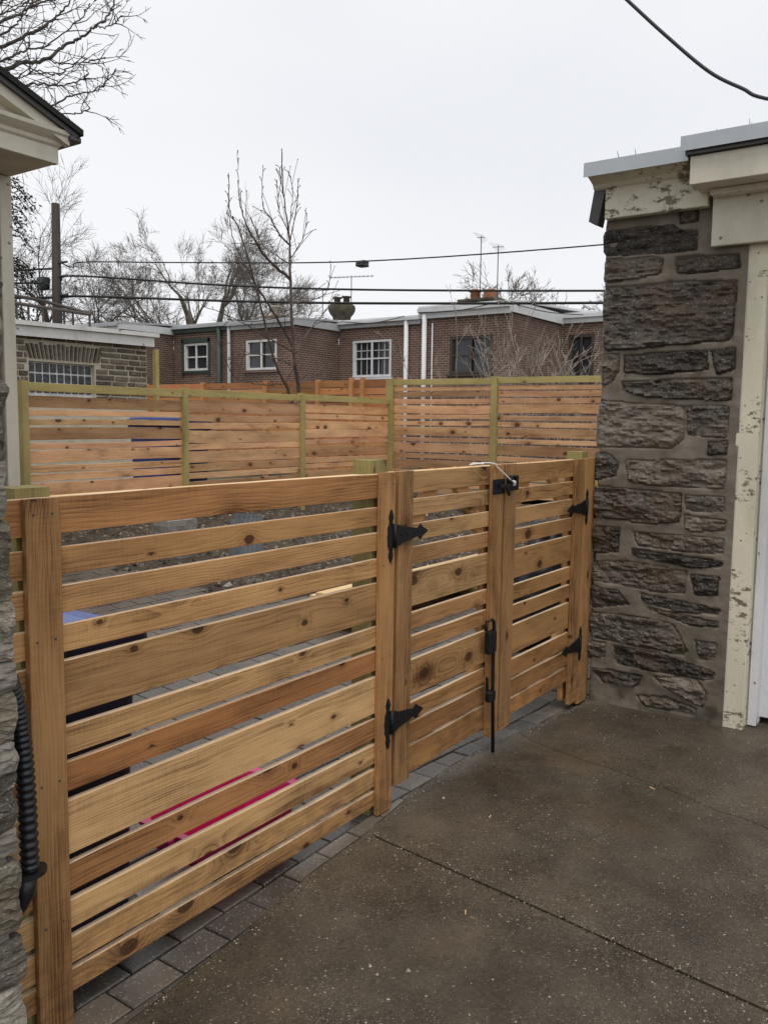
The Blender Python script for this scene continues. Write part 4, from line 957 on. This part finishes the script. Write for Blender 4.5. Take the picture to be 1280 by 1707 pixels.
# ================================================================== brick row houses
def window(parent, axis, pos, u0, u1, z0, z1, frame, mull=1, bars=(2, 2), trim=.07, sill=None):
    """double window set in a front wall that faces -x (axis 'y')"""
    wn = Acc(); wn.box(pos-.03, pos+.05, u0, u1, z0, z0+trim); wn.box(pos-.03, pos+.05, u0, u1, z1-trim, z1); wn.box(pos-.03, pos+.05, u0, u0+trim, z0+trim, z1-trim); wn.box(pos-.03, pos+.05, u1-trim, u1, z0+trim, z1-trim)
    w_ = wn.build('window', frame, parent); n = mull+1; w0 = (u1-u0-2*trim)/n
    for i in range(n):
        a = u0+trim+w0*i; b = a+w0
        s = Acc(); mt = .035
        if i < n-1: s.box(pos-.025, pos+.045, b-.035, b+.035, z0+trim, z1-trim)
        zm = (z0+z1)/2; s.box(pos, pos+.05, a, b, zm-.022, zm+.022); s.box(pos+.005, pos+.05, a, a+mt, z0+trim, z1-trim); s.box(pos+.005, pos+.05, b-mt, b, z0+trim, z1-trim)
        if bars:
            for k in range(1, bars[0]): u = a+(b-a)*k/bars[0]; s.box(pos+.03, pos+.045, u-.01, u+.01, zm, z1-trim); s.box(pos+.03, pos+.045, u-.01, u+.01, z0+trim, zm)
            for k in range(1, bars[1]): zz = zm+(z1-trim-zm)*k/bars[1]; s.box(pos+.03, pos+.045, a, b, zz-.01, zz+.01)
        s.build('sash', frame, w_)
        box('pane', pos+.055, pos+.06, a, b, z0+trim, z1-trim, 'window_glass', w_)
    return w_
def house(label, xf, ya, yb, ztop, wins, side_to, fascia, roofmat, fh=.24, loc=None):
    """front at x=xf between ya (far, larger) and yb (near); side wall on the near side back to side_to"""
    h = thing('row_house', label, 'house', (xf+3, (ya+yb)/2, -.3), 'brick row houses')
    cellwall('front_wall', 'y', xf, yb, ya, -.3, ztop, [(w_[0], w_[1], w_[2], w_[3]) for w_ in wins], 'brick_y', h, .12)
    put('side_wall', from_data('side_wall', [(xf, yb, -.3), (side_to, yb, -.3), (side_to, yb, ztop+.1), (xf, yb, ztop)], [(0, 1, 2, 3)]), 'brick_x', h)
    put('party_wall', from_data('party_wall', [(xf, ya, -.3), (xf+9, ya, -.3), (xf+9, ya, ztop), (xf, ya, ztop)], [(0, 1, 2, 3)]), 'brick_x', h)
    put('back_wall', from_data('back_wall', [(xf+9, yb, -.3), (xf+9, ya, -.3), (xf+9, ya, ztop), (xf+9, yb, ztop)], [(0, 1, 2, 3)]), 'brick_y', h)
    box('fascia', xf-.10, xf-.06, yb-.06, ya+.0, ztop-.02, ztop+fh, fascia, h)
    box('gutter', xf-.18, xf-.10, yb-.06, ya, ztop+fh*.45, ztop+fh*.8, roofmat, h)
    box('side_fascia', xf-.06, side_to-.02, yb-.08, yb-.04, ztop+.02, ztop+fh, fascia, h)
    prism('roof', [(xf-.12, ztop+fh), (xf+9, ztop+fh+.55), (xf+9, ztop+fh+.45), (xf-.12, ztop+fh-.05)], 'y', yb-.09, ya, roofmat, h)
    for w_ in wins:
        window(h, 'y', xf+.03, w_[0]+.01, w_[1]-.01, w_[2]+.01, w_[3]-.01, w_[4], 1, w_[5])
        box('sill', xf-.06, xf+.02, w_[0]-.06, w_[1]+.06, w_[2]-.07, w_[2]-.005, w_[6], h)
        box('lintel', xf-.012, xf+.02, w_[0]-.02, w_[1]+.02, w_[3]+.005, w_[3]+.09, 'brick_y' if w_[4] != 'green_paint' else 'green_paint', h)
        if w_[5]: box('curtain', xf+.25, xf+.27, w_[0], w_[1], w_[2], w_[3]-.2, 'curtain', h)
    return h
hA = house('brick house end wall partly hidden by the stone garage', 17.6, 27, 22.56, 4.55, [], 19.8, 'roof_white', 'roof_grey')
hB = house('brick house with dark green window frame and green roof edge', 19.8, 22.55, 19.97, 4.63, [(20.89, 22.05, 3.36, 4.27, 'white_fascia', None, 'green_paint')], 20.2, 'green_paint', 'roof_grey')
hC = house('brick house with white window behind the small bare tree', 19.8, 19.95, 17.22, 4.61, [(17.9, 19.21, 3.31, 4.26, 'white_fascia', None, 'brick_y')], 22.0, 'roof_grey', 'roof_grey')
hD = house('brick house with bright white gridded window and curtains', 22.0, 17.21, 14.13, 4.72, [(15.15, 16.66, 3.15, 4.32, 'white_paint', (3, 2), 'white_paint')], 22.6, 'roof_grey', 'roof_white')
hE = house('brick house with dark brown window behind bare shrubs', 22.0, 14.12, 11.13, 4.86, [(11.65, 13.07, 3.18, 4.27, 'steel_brown', None, 'steel_brown')], 25.68, 'roof_white', 'roof_white', .34)
hF = house('brick house set back at the right beside the stone pier', 25.68, 11.12, 7.0, 4.93, [(10.07, 10.91, 3.2, 4.55, 'steel_brown', None, 'steel_brown')], 30, 'roof_white', 'roof_white', .3)
# green shutters round window of house B, downspouts
box('window_surround', 19.76, 19.79, 20.80, 20.885, 3.2, 4.4, 'green_paint', hB); box('window_surround', 19.76, 19.79, 22.055, 22.14, 3.2, 4.4, 'green_paint', hB); box('window_surround', 19.76, 19.79, 20.80, 22.14, 4.28, 4.42, 'green_paint', hB)
tube('downspout', [(19.7, 20.3, 4.7), (19.7, 20.3, -.3)], .07, 'green_paint', hB); tube('downspout', [(19.7, 19.85, 4.75), (19.7, 19.85, -.3)], .055, 'roof_grey', hC)
tube('downspout', [(21.9, 14.55, 4.85), (21.9, 14.55, -.3)], .07, 'white_paint', hD); tube('downspout', [(21.9, 13.9, 4.95), (21.9, 13.9, -.3)], .075, 'white_paint', hE); tube('pipe', [(21.95, 13.65, 4.7), (21.95, 13.65, -.3)], .02, 'white_paint', hE)
# chimneys
def lathe(name, prof, c, mat, parent, n=20):
    v, f = [], []
    for r, z in prof:
        for k in range(n): a = 2*math.pi*k/n; v.append((c[0]+r*math.cos(a), c[1]+r*math.sin(a), c[2]+z))
    for i in range(len(prof)-1):
        for k in range(n): f.append((i*n+k, i*n+(k+1) % n, (i+1)*n+(k+1) % n, (i+1)*n+k))
    f.append(tuple((len(prof)-1)*n+k for k in range(n))); return put(name, from_data(name, v, f, True), mat, parent)
c1 = lathe('chimney', [(.3, -.6), (.31, .1), (.4, .2), (.46, .32), (.47, .42), (.44, .5), (.36, .54)], (23.6, 18.35, 5.22), 'chimney_moss', hC)
for dx, dy in ((0, .2), (0, -.2)):
    lathe('flue', [(.11, .5), (.11, .74), (.17, .75), (.17, .79), (.12, .8)], (23.6+dx, 18.35+dy, 5.22), 'chimney_moss', c1, 12)
c2 = box('chimney', 24.3, 25.2, 12.85, 14.05, 5.2, 5.62, 'chimney_moss', hE, .02); box('chimney_cap', 24.2, 25.3, 12.75, 14.15, 5.62, 5.7, 'chimney_moss', c2, .02)
lathe('flue', [(.16, 0), (.16, .25), (.2, .26), (.2, .3), (.1, .36)], (24.7, 13.75, 5.7), 'terracotta', c2, 12); box('flue', 24.5, 24.9, 13.0, 13.35, 5.7, 6.0, 'terracotta', c2, .01)
c3 = box('chimney', 23.3, 24.0, 20.9, 21.7, 5.0, 5.55, 'garage_stone', hB, .02); lathe('flue', [(.16, 0), (.16, .3), (.22, .31), (.2, .36)], (23.6, 21.4, 5.55), 'pebble', c3, 10)
# rooftop antennas
def antenna(label, x, y, z0, z1, boom, nel, el, tilt=0.):
    t = thing('antenna', label, 'antenna', (x, y, z0), 'rooftop antennas'); tube('mast', [(x, y, z0), (x, y, z1)], .016, 'dark_metal', t, 5)
    d = Vector((-.3, .95, tilt)).normalized(); a = Vector((x, y, z1-.05))-d*boom/2; tube('boom', [a, a+d*boom], .010, 'dark_metal', t, 4)
    ac = Acc(); e = Vector((.95, .3, 0))
    for k in range(nel):
        p = a+d*boom*(k+.5)/nel; l = el*(.5+.5*k/nel); ac.tube([p-e*l, p+e*l], .0035, 3)
        if nel > 9: ac.tube([p-Vector((0, 0, .03)), p+Vector((0, 0, .05))], .01, 3)
    ac.build('elements', 'dark_metal', t)
antenna('long tv antenna above the round mossy chimney', 23.6, 17.95, 5.5, 6.7, 1.6, 11, .3); antenna('short antenna left of the round chimney', 23.6, 19.2, 5.4, 6.35, .5, 5, .3)
antenna('tallest mast antenna above the low chimney', 24.0, 13.2, 5.4, 7.55, .25, 6, .9); antenna('mast antenna right of the tallest antenna', 24.0, 12.6, 5.3, 7.2, .35, 7, .8)

# ================================================================== pole and wires
UP = thing('utility_pole', 'dark wooden utility pole rising behind the stone garage', 'utility pole', (14.8, 21.75, -.3))
pl_ = tube('shaft', [(14.8, 21.75, -.3), (14.85, 21.78, 4), (14.94, 21.84, 7.75)], [.155, .14, .115], 'pole_wood', UP, 14)
for z in (6.1, 5.72, 5.2): tube('bracket', [(14.9, 21.7, z), (15.0, 21.45, z+.03)], .035, 'dark_metal', UP, 6)
rock('q', 14.55, 14.8, 21.95, 22.3, 5.35, 5.72, 'black_plastic', UP, 2, .02, .05, 4).name = 'splice_case'
def wire(name, label, pts, r, parent=None, sag=0.):
    P = [bez(pts, k/40) for k in range(41)]; o = tube(name, P, r, 'cable_black', None, 5); return tag(o, label, 'wire', 'overhead wires')
wr = wire('wire', 'uppermost overhead wire with a small black box, crossing to the right', [(14.95, 21.7, 6.12), (15.1, 21.35, 5.98), (15.3, 21.1, 6.13), (16.6, 18.55, 6.08), (17.9, 13.35, 5.82), (19.85, 7.65, 5.97), (21.5, 4.0, 6.3)], .018)
bo = rock('y', 17.75, 17.98, 13.1, 13.38, 5.66, 5.82, 'black_plastic', wr, 4, .012, .03, 4); bo.name = 'splice_box'
wire('wire', 'middle thick overhead wire crossing behind the small tree', [(14.95, 21.7, 5.62), (15.2, 21.2, 5.74), (16.7, 17.0, 5.35), (18.0, 13.3, 5.12), (19.7, 7.6, 4.88), (21.4, 3.6, 4.85)], .028)
wire('wire', 'lowest thick overhead wire just above the brick houses', [(14.95, 21.7, 5.1), (15.2, 21.2, 5.18), (16.7, 16.8, 4.92), (18.0, 13.2, 4.77), (19.7, 7.6, 4.6), (21.4, 3.6, 4.6)], .034)
wire('wire', 'upper wire running left from the utility pole', [(14.9, 21.8, 5.95), (14.4, 22.4, 5.9), (12.0, 22.9, 5.4), (8, 23.5, 4.9)], .03)
wire('wire', 'lower wire running left from the utility pole', [(14.7, 21.9, 5.5), (14.2, 22.3, 5.5), (12.0, 22.9, 5.15), (8, 23.5, 4.8)], .03)
wire('wire', 'thickest low wire leaving the utility pole to the left', [(14.85, 21.8, 5.15), (14.0, 22.1, 5.05), (12.0, 22.7, 4.8), (8, 23.5, 4.5)], .035)
o = wire('service_cable', 'thick black cable sagging across the upper right corner', [(5.5, 2.6, 5.0), (5.5, 2.04, 4.39), (5.5, 1.77, 4.1), (5.5, 1.5, 3.83), (5.5, 1.3, 3.69), (5.5, 1.16, 3.605), (5.5, .6, 3.4)], .011)
# service lines along the row house eaves
for k, (a, b, m_, lb) in enumerate((((21.7, 16.9, 4.9), (21.7, 14.5, 4.92), .12, 'thin wire along the eave above the white gridded window'), ((21.7, 14.0, 5.0), (21.7, 11.2, 5.15), .1, 'thin wire along the white eave above the dark brown window'), ((19.5, 19.7, 4.9), (19.5, 17.3, 4.85), .1, 'thin wire along the grey eave behind the small tree'), ((21.7, 11.2, 5.15), (25.3, 10.3, 5.1), .1, 'thin wire from the white eave to the house set back'))):
    m2 = tuple((p+q)/2-(m_ if i == 2 else 0) for i, (p, q) in enumerate(zip(a, b))); wire('wire', lb, [a, m2, b], .014)

# ================================================================== bare trees
def grow(ac_t, ac_c, p, d, r, ln, lev, maxlev, rng, up=.15, spread=.6, twig=.006, seglen=4, kids=(3, 5), curl=.25, sides=(7, 5, 4, 3, 3, 3), fall=.66, cut=1):
    pts, rad = [p.copy()], [r]; q = p.copy(); dd = d.copy(); n = seglen
    for k in range(n):
        dd = (dd + Vector((rng.gauss(0, curl), rng.gauss(0, curl), rng.gauss(0, curl)+up))*.35).normalized(); q = q + dd*(ln/n); pts.append(q.copy()); rad.append(max(twig*.6, r*(1-.62*(k+1)/n)))
    (ac_t if lev <= cut else ac_c).tube(pts, rad, sides[min(lev, len(sides)-1)])
    if lev >= maxlev: return
    nk = rng.randint(*kids)
    for k in range(nk):
        t = rng.uniform(.25, 1.) if k else 1.; f = t*n; i = min(int(f), n-1); b = pts[i].lerp(pts[i+1], f-i)
        ax = (pts[i+1]-pts[i]).normalized(); o = Vector((rng.gauss(0, 1), rng.gauss(0, 1), rng.gauss(0, 1))); o = (o-ax*o.dot(ax)).normalized()
        nd = (ax + o*rng.uniform(spread*.6, spread*1.4)*(1 if k else .4)).normalized(); br = max(twig, (rad[i]+(rad[i+1]-rad[i])*(f-i))*rng.uniform(.5, .72))
        grow(ac_t, ac_c, b, nd, br, ln*fall*rng.uniform(.75, 1.15), lev+1, maxlev, rng, up, spread, twig, max(3, seglen-1), kids, curl, sides, fall, cut)
def tree(name, label, base, limbs, seed, r, lev, bark, twigmat, **kw):
    t = thing(name, label, 'tree', base, 'bare trees beyond the houses'); rng = random.Random(seed); a, c = Acc(), Acc(); b = Vector(base)
    for d, ln, rr_ in limbs[1:]:
        grow(a, c, b+Vector(limbs[0])*rng.uniform(.75, 1.), Vector(d).normalized(), rr_, ln, 0, lev, rng, **kw)
    a.tube([b, b+Vector(limbs[0])*.5, b+Vector(limbs[0])], [r*1.2, r, r*.8], 9)
    a.build('trunk', bark, t); c.build('crown', twigmat, t); return t
tree('sycamore_tree', 'large bare pale sycamore behind the brick houses left of the small tree', (32.0, 33.9, -.3), [(0, 0, 4.9), ((-.5, .4, .7), 4.0, .24), ((-.15, .25, .95), 4.1, .26), ((.12, -.1, .95), 4.2, .26), ((.35, -.35, .85), 4.0, .24), ((.55, -.6, .7), 4.0, .22), ((-.75, .6, .4), 4.2, .2), ((.6, -.7, .35), 4., .18), ((-.6, .7, .12), 4.2, .18)], 3, .55, 5, 'bark_sycamore', 'bark_twig', up=.05, spread=.7, twig=.0085, kids=(4, 6), fall=.62, curl=.34)
tree('bare_tree', 'bare tree behind the utility pole at left', (24.4, 36.3, -.3), [(0, 0, 4.), ((-.5, .4, .7), 4., .2), ((.1, .0, 1), 4.4, .22), ((.55, -.45, .7), 3.8, .18), ((-.1, .3, 1), 4., .2), ((.8, -.6, .3), 3.4, .15)], 8, .35, 5, 'bark_dark', 'bark_dark', up=.05, spread=.8, twig=.009, kids=(3, 5), fall=.64, curl=.3)
tree('bare_tree', 'bare tree above the set back house at right', (42, 21.5, -.3), [(0, 0, 4.4), ((-.2, .4, .9), 2.9, .14), ((.1, .0, 1), 3.2, .16), ((.3, -.5, .8), 2.9, .14), ((-.4, .7, .5), 2.8, .12), ((.4, -.8, .5), 2.8, .12)], 15, .3, 5, 'bark_twig', 'bark_twig', up=.05, spread=.8, twig=.016, kids=(3, 4), fall=.64, curl=.3)
tree('bare_tree', 'bare tree close against the stone pier above the far roofs', (41.5, 16.6, -.3), [(0, 0, 4.2), ((-.2, .4, .9), 2.6, .14), ((.1, .0, 1), 2.8, .16), ((.3, -.5, .8), 2.6, .14), ((-.4, .7, .5), 2.6, .12)], 19, .3, 5, 'bark_twig', 'bark_twig', up=.05, spread=.8, twig=.016, kids=(3, 4), fall=.64, curl=.3)
for k, (x, y, h_, lb) in enumerate(((52, 46, 6.3, 'distant bare tree in the grey tree line left of the round chimney'), (56, 41, 6.6, 'distant bare tree in the grey tree line just right of the round chimney'), (58, 37, 6.4, 'distant bare tree in the grey tree line left of the masts'), (60, 33, 6.0, 'distant bare tree in the grey tree line behind the masts'))):
    tree('bare_tree', lb, (x, y, -.3), [(0, 0, h_*.55), ((-.5, .5, .7), 2.7, .14), ((0, 0, 1), 3., .16), ((.5, -.5, .7), 2.7, .14), ((-.6, .9, .35), 2.6, .12), ((.6, -.9, .35), 2.6, .12)], 30+k, .28, 4, 'bark_pale', 'bark_pale', up=.05, spread=.85, twig=.018, kids=(4, 5), fall=.66, curl=.3)
# the small ornamental tree behind the back fence (stems traced as real branches)
ot = thing('ornamental_tree', 'small bare upright tree with reddish stems behind the back fence', 'tree', (11., 9.5, .45)); rng = random.Random(4); a, c = Acc(), Acc()
def pxm(px, py, y):   # a branch point given by bearing, set at its own depth
    d = fwd + rgt*((px-640)/1419.16) + upv*((853.5-py)/1419.16); t = y/d.y; return Vector((0, 0, 1.7)) + d*t
stems = [([(500, 800), (498, 651), (490, 594), (484, 464), (483, 403), (474, 334), (470, 250)], .05, 9.5), ([(492, 690), (482, 653), (457, 598), (425, 472), (399, 383), (384, 354), (382, 289)], .034, 9.3), ([(483, 464), (445, 431), (429, 407), (409, 370), (399, 322), (396, 252)], .026, 9.6), ([(494, 588), (470, 545), (445, 504), (421, 464), (388, 395), (380, 321)], .026, 9.75), ([(485, 430), (506, 395), (512, 354)], .012, 9.45), ([(484, 410), (466, 390), (450, 362), (438, 340), (439, 275)], .018, 9.4), ([(484, 400), (494, 350), (497, 298)], .012, 9.6), ([(480, 385), (466, 350), (462, 300)], .010, 9.6), ([(491, 590), (520, 545), (545, 515), (560, 490)], .014, 9.3), ([(492, 610), (455, 596), (420, 590), (380, 600)], .013, 9.2), ([(489, 585), (440, 560), (400, 535), (340, 510)], .016, 9.7), ([(485, 470), (460, 440), (455, 410)], .010, 9.6), ([(484, 440), (440, 410), (420, 365)], .010, 9.4), ([(498, 640), (540, 610), (548, 560)], .012, 9.4), ([(480, 640), (430, 640), (390, 625), (360, 560)], .012, 9.6), ([(487, 505), (520, 500), (545, 485), (552, 440)], .008, 9.5), ([(475, 340), (468, 300), (466, 278)], .008, 9.45), ([(481, 395), (488, 320), (480, 285)], .008, 9.55)]
for S, r0, y0 in stems:
    P = [pxm(x, y, y0 + .05*math.sin(i*1.7)) for i, (x, y) in enumerate(S)]
    n = 7*len(P); Q = [bez(P, k/n) + Vector((rng.gauss(0, .006), 0, rng.gauss(0, .006))) for k in range(n+1)]; r0 = r0*.8 if r0 > .03 else r0*.95
    rad = [max(.0055, r0*(1-.9*k/n)) for k in range(n+1)]
    (a if r0 > .02 else c).tube(Q, rad, 7)
    for k in range(3, n, 2 if r0 < .03 else 3):
        d = (Q[k+1]-Q[k]).normalized(); s = Vector((rng.gauss(0, 1), rng.gauss(0, 1), rng.gauss(.3, .5))).normalized(); e = rng.choice((.05, .08, .14, .3, .5)) if k < n*.7 else .07
        nd = (d+s*.8).normalized(); b = Q[k]+nd*e; c.tube([Q[k], Q[k]+nd*e*.6+Vector((0, 0, .01)), b], [max(.005, rad[k]*.4), .005, .0045], 4); c.tube([b-nd*.004, b+nd*.01, b+nd*.022], [.004, .009, .003], 5)
a.build('trunk', 'bark_plum', ot); c.build('crown', 'bark_plum', ot)
# bare pale shrubs in front of the brown-windowed house
for k, (px_, py_, y_, lb) in enumerate(((795, 640, 8.3, 'bare pale shrub below the dark brown window'), (865, 640, 7.4, 'bare pale shrub in front of the brick corner'), (955, 640, 6.3, 'bare pale shrub close to the stone pier'))):
    sh = thing('shrub', lb, 'shrub', (15., y_, .35), 'bare shrubs behind the side fence'); ac = Acc(); rng = random.Random(40+k); b = Vector((15., y_, .35)); st_ = Acc()
    for q in range(11):
        d = Vector((rng.gauss(0, .22), rng.gauss(0, .28), 1)).normalized(); grow(st_, ac, b+Vector((rng.gauss(0, .12), rng.gauss(0, .12), 0)), d, .016, (2.4, 2.6, 2.1)[k]*rng.uniform(.7, 1.1), 0, 3, rng, .05, .5, .0065, 5, (2, 4), .3, (5, 4, 3), .42, 0)
    st_.build('stems', 'bark_pale', sh); ac.build('twigs', 'bark_pale', sh)
# big tree whose boughs reach in at upper left
bt_ = thing('overhanging_tree', 'bare dark boughs reaching over the cream garage roof at upper left', 'tree', (2.5, 15, 0)); rng = random.Random(12); a, c = Acc(), Acc()
def pd(px, py, y): return pxm(px, py, y)
tr0 = [pd(-330, 800, 13.5), pd(-320, 400, 13.5), pd(-260, 150, 13.5), pd(-150, 60, 13.4)]; a.tube([Vector((tr0[0].x, tr0[0].y, .3))]+tr0[1:], [.32, .26, .2, .12], 9)
boughs = [([(-320, 400), (-180, 200), (0, 117), (75, 98), (120, 70), (160, 45), (185, 20), (195, -15)], .10, 13.4), ([(-260, 160), (-100, 110), (0, 78), (60, 53), (105, 20), (125, -10)], .10, 13.6), ([(-260, 150), (-120, 70), (0, 38), (60, 8), (100, -5)], .09, 13.2), ([(-150, 60), (-60, 30), (0, 5), (20, -20)], .09, 13.8), ([(-200, 180), (-60, 120), (0, 102), (40, 85), (80, 75), (130, 35), (150, 5)], .06, 13.0), ([(-200, 300), (-50, 230), (60, 190), (120, 160), (165, 148), (195, 115)], .06, 13.1), ([(-150, 240), (0, 160), (60, 140), (100, 143), (135, 132), (148, 122)], .05, 13.3), ([(-150, 260), (0, 230), (70, 195), (130, 190), (150, 180)], .04, 13.5), ([(75, 98), (115, 107), (150, 102), (175, 97)], .02, 13.4), ([(-120, 120), (0, 60), (40, 25), (60, -10)], .06, 13.9), ([(0, 120), (30, 130), (60, 118), (100, 125), (110, 115)], .03, 13.7), ([(160, 45), (185, 43), (203, 28)], .012, 13.4), ([(-120, 20), (0, 25), (50, 0)], .06, 14.2)]
for S, r0, y0 in boughs:
    P = [pd(x, y, y0+.1*math.sin(i*2.1)) for i, (x, y) in enumerate(S)]; n = 8*len(P); Q = [bez(P, k/n)+Vector((rng.gauss(0, .012), rng.gauss(0, .012), rng.gauss(0, .012))) for k in range(n+1)]; rad = [max(.011, r0*.45*(1-.8*k/n)) for k in range(n+1)]
    a.tube(Q, rad, 7)
    for k in range(2, n):
        if rng.random() < .74: continue
        d = (Q[k+1]-Q[k]).normalized(); s = Vector((rng.gauss(0, 1), rng.gauss(0, 1), rng.gauss(.2, .8))).normalized(); grow(c, c, Q[k], (d+s*.8).normalized(), max(.011, rad[k]*.4), rng.uniform(.2, 1.1)*(1-.75*(k/n)**2), 1, 3, rng, .02, .75, .007, 4, (2, 3), .4, (4, 4, 3, 3), .55, 0)
a.build('trunk', 'bark_dark', bt_); c.build('crown', 'bark_dark', bt_)
# hemlock behind the cream corner board
hm = thing('hemlock_tree', 'dark drooping evergreen branches beside the cream corner board', 'tree', (9., 16.5, .4)); rng = random.Random(9); a, c = Acc(), Acc()
hb = pxm(-22, 760, 15.); hb.z = .4; a.tube([hb, hb+Vector((0, 0, 3.5)), hb+Vector((0, 0, 7.2))], [.14, .1, .03], 8)
for k in range(120):
    z = 1.2+5.8*(k/120); an = rng.uniform(0, 6.28); ln = rng.uniform(.7, 1.05)*(1.0 if z < 5.4 else (7.3-z)/1.9)
    d = Vector((math.cos(an), math.sin(an), 0)); P = [hb+Vector((0, 0, z)), hb+Vector((0, 0, z+.1))+d*ln*.4, hb+Vector((0, 0, z-.05))+d*ln*.8, hb+Vector((0, 0, z-.3))+d*ln]
    a.tube(P, [.02, .015, .01, .005], 4)
    for q in range(70):
        t = rng.uniform(.2, 1.); b = bez(P, t)+Vector((rng.gauss(0, .07), rng.gauss(0, .07), rng.gauss(-.03, .05))); u = Vector((rng.gauss(0, 1), rng.gauss(0, 1), rng.gauss(-.6, .5))).normalized()*.09; w2 = u.cross(Vector((rng.gauss(0, 1), rng.gauss(0, 1), rng.gauss(0, 1))))*0 + u.cross(Vector((rng.gauss(0, 1), rng.gauss(0, 1), 1))).normalized()*.017
        c.add([b, b+u*.5+w2, b+u, b+u*.5-w2], [(0, 1, 2, 3)])
a.build('trunk', 'bark_dark', hm); c.build('crown', 'hemlock_needles', hm)
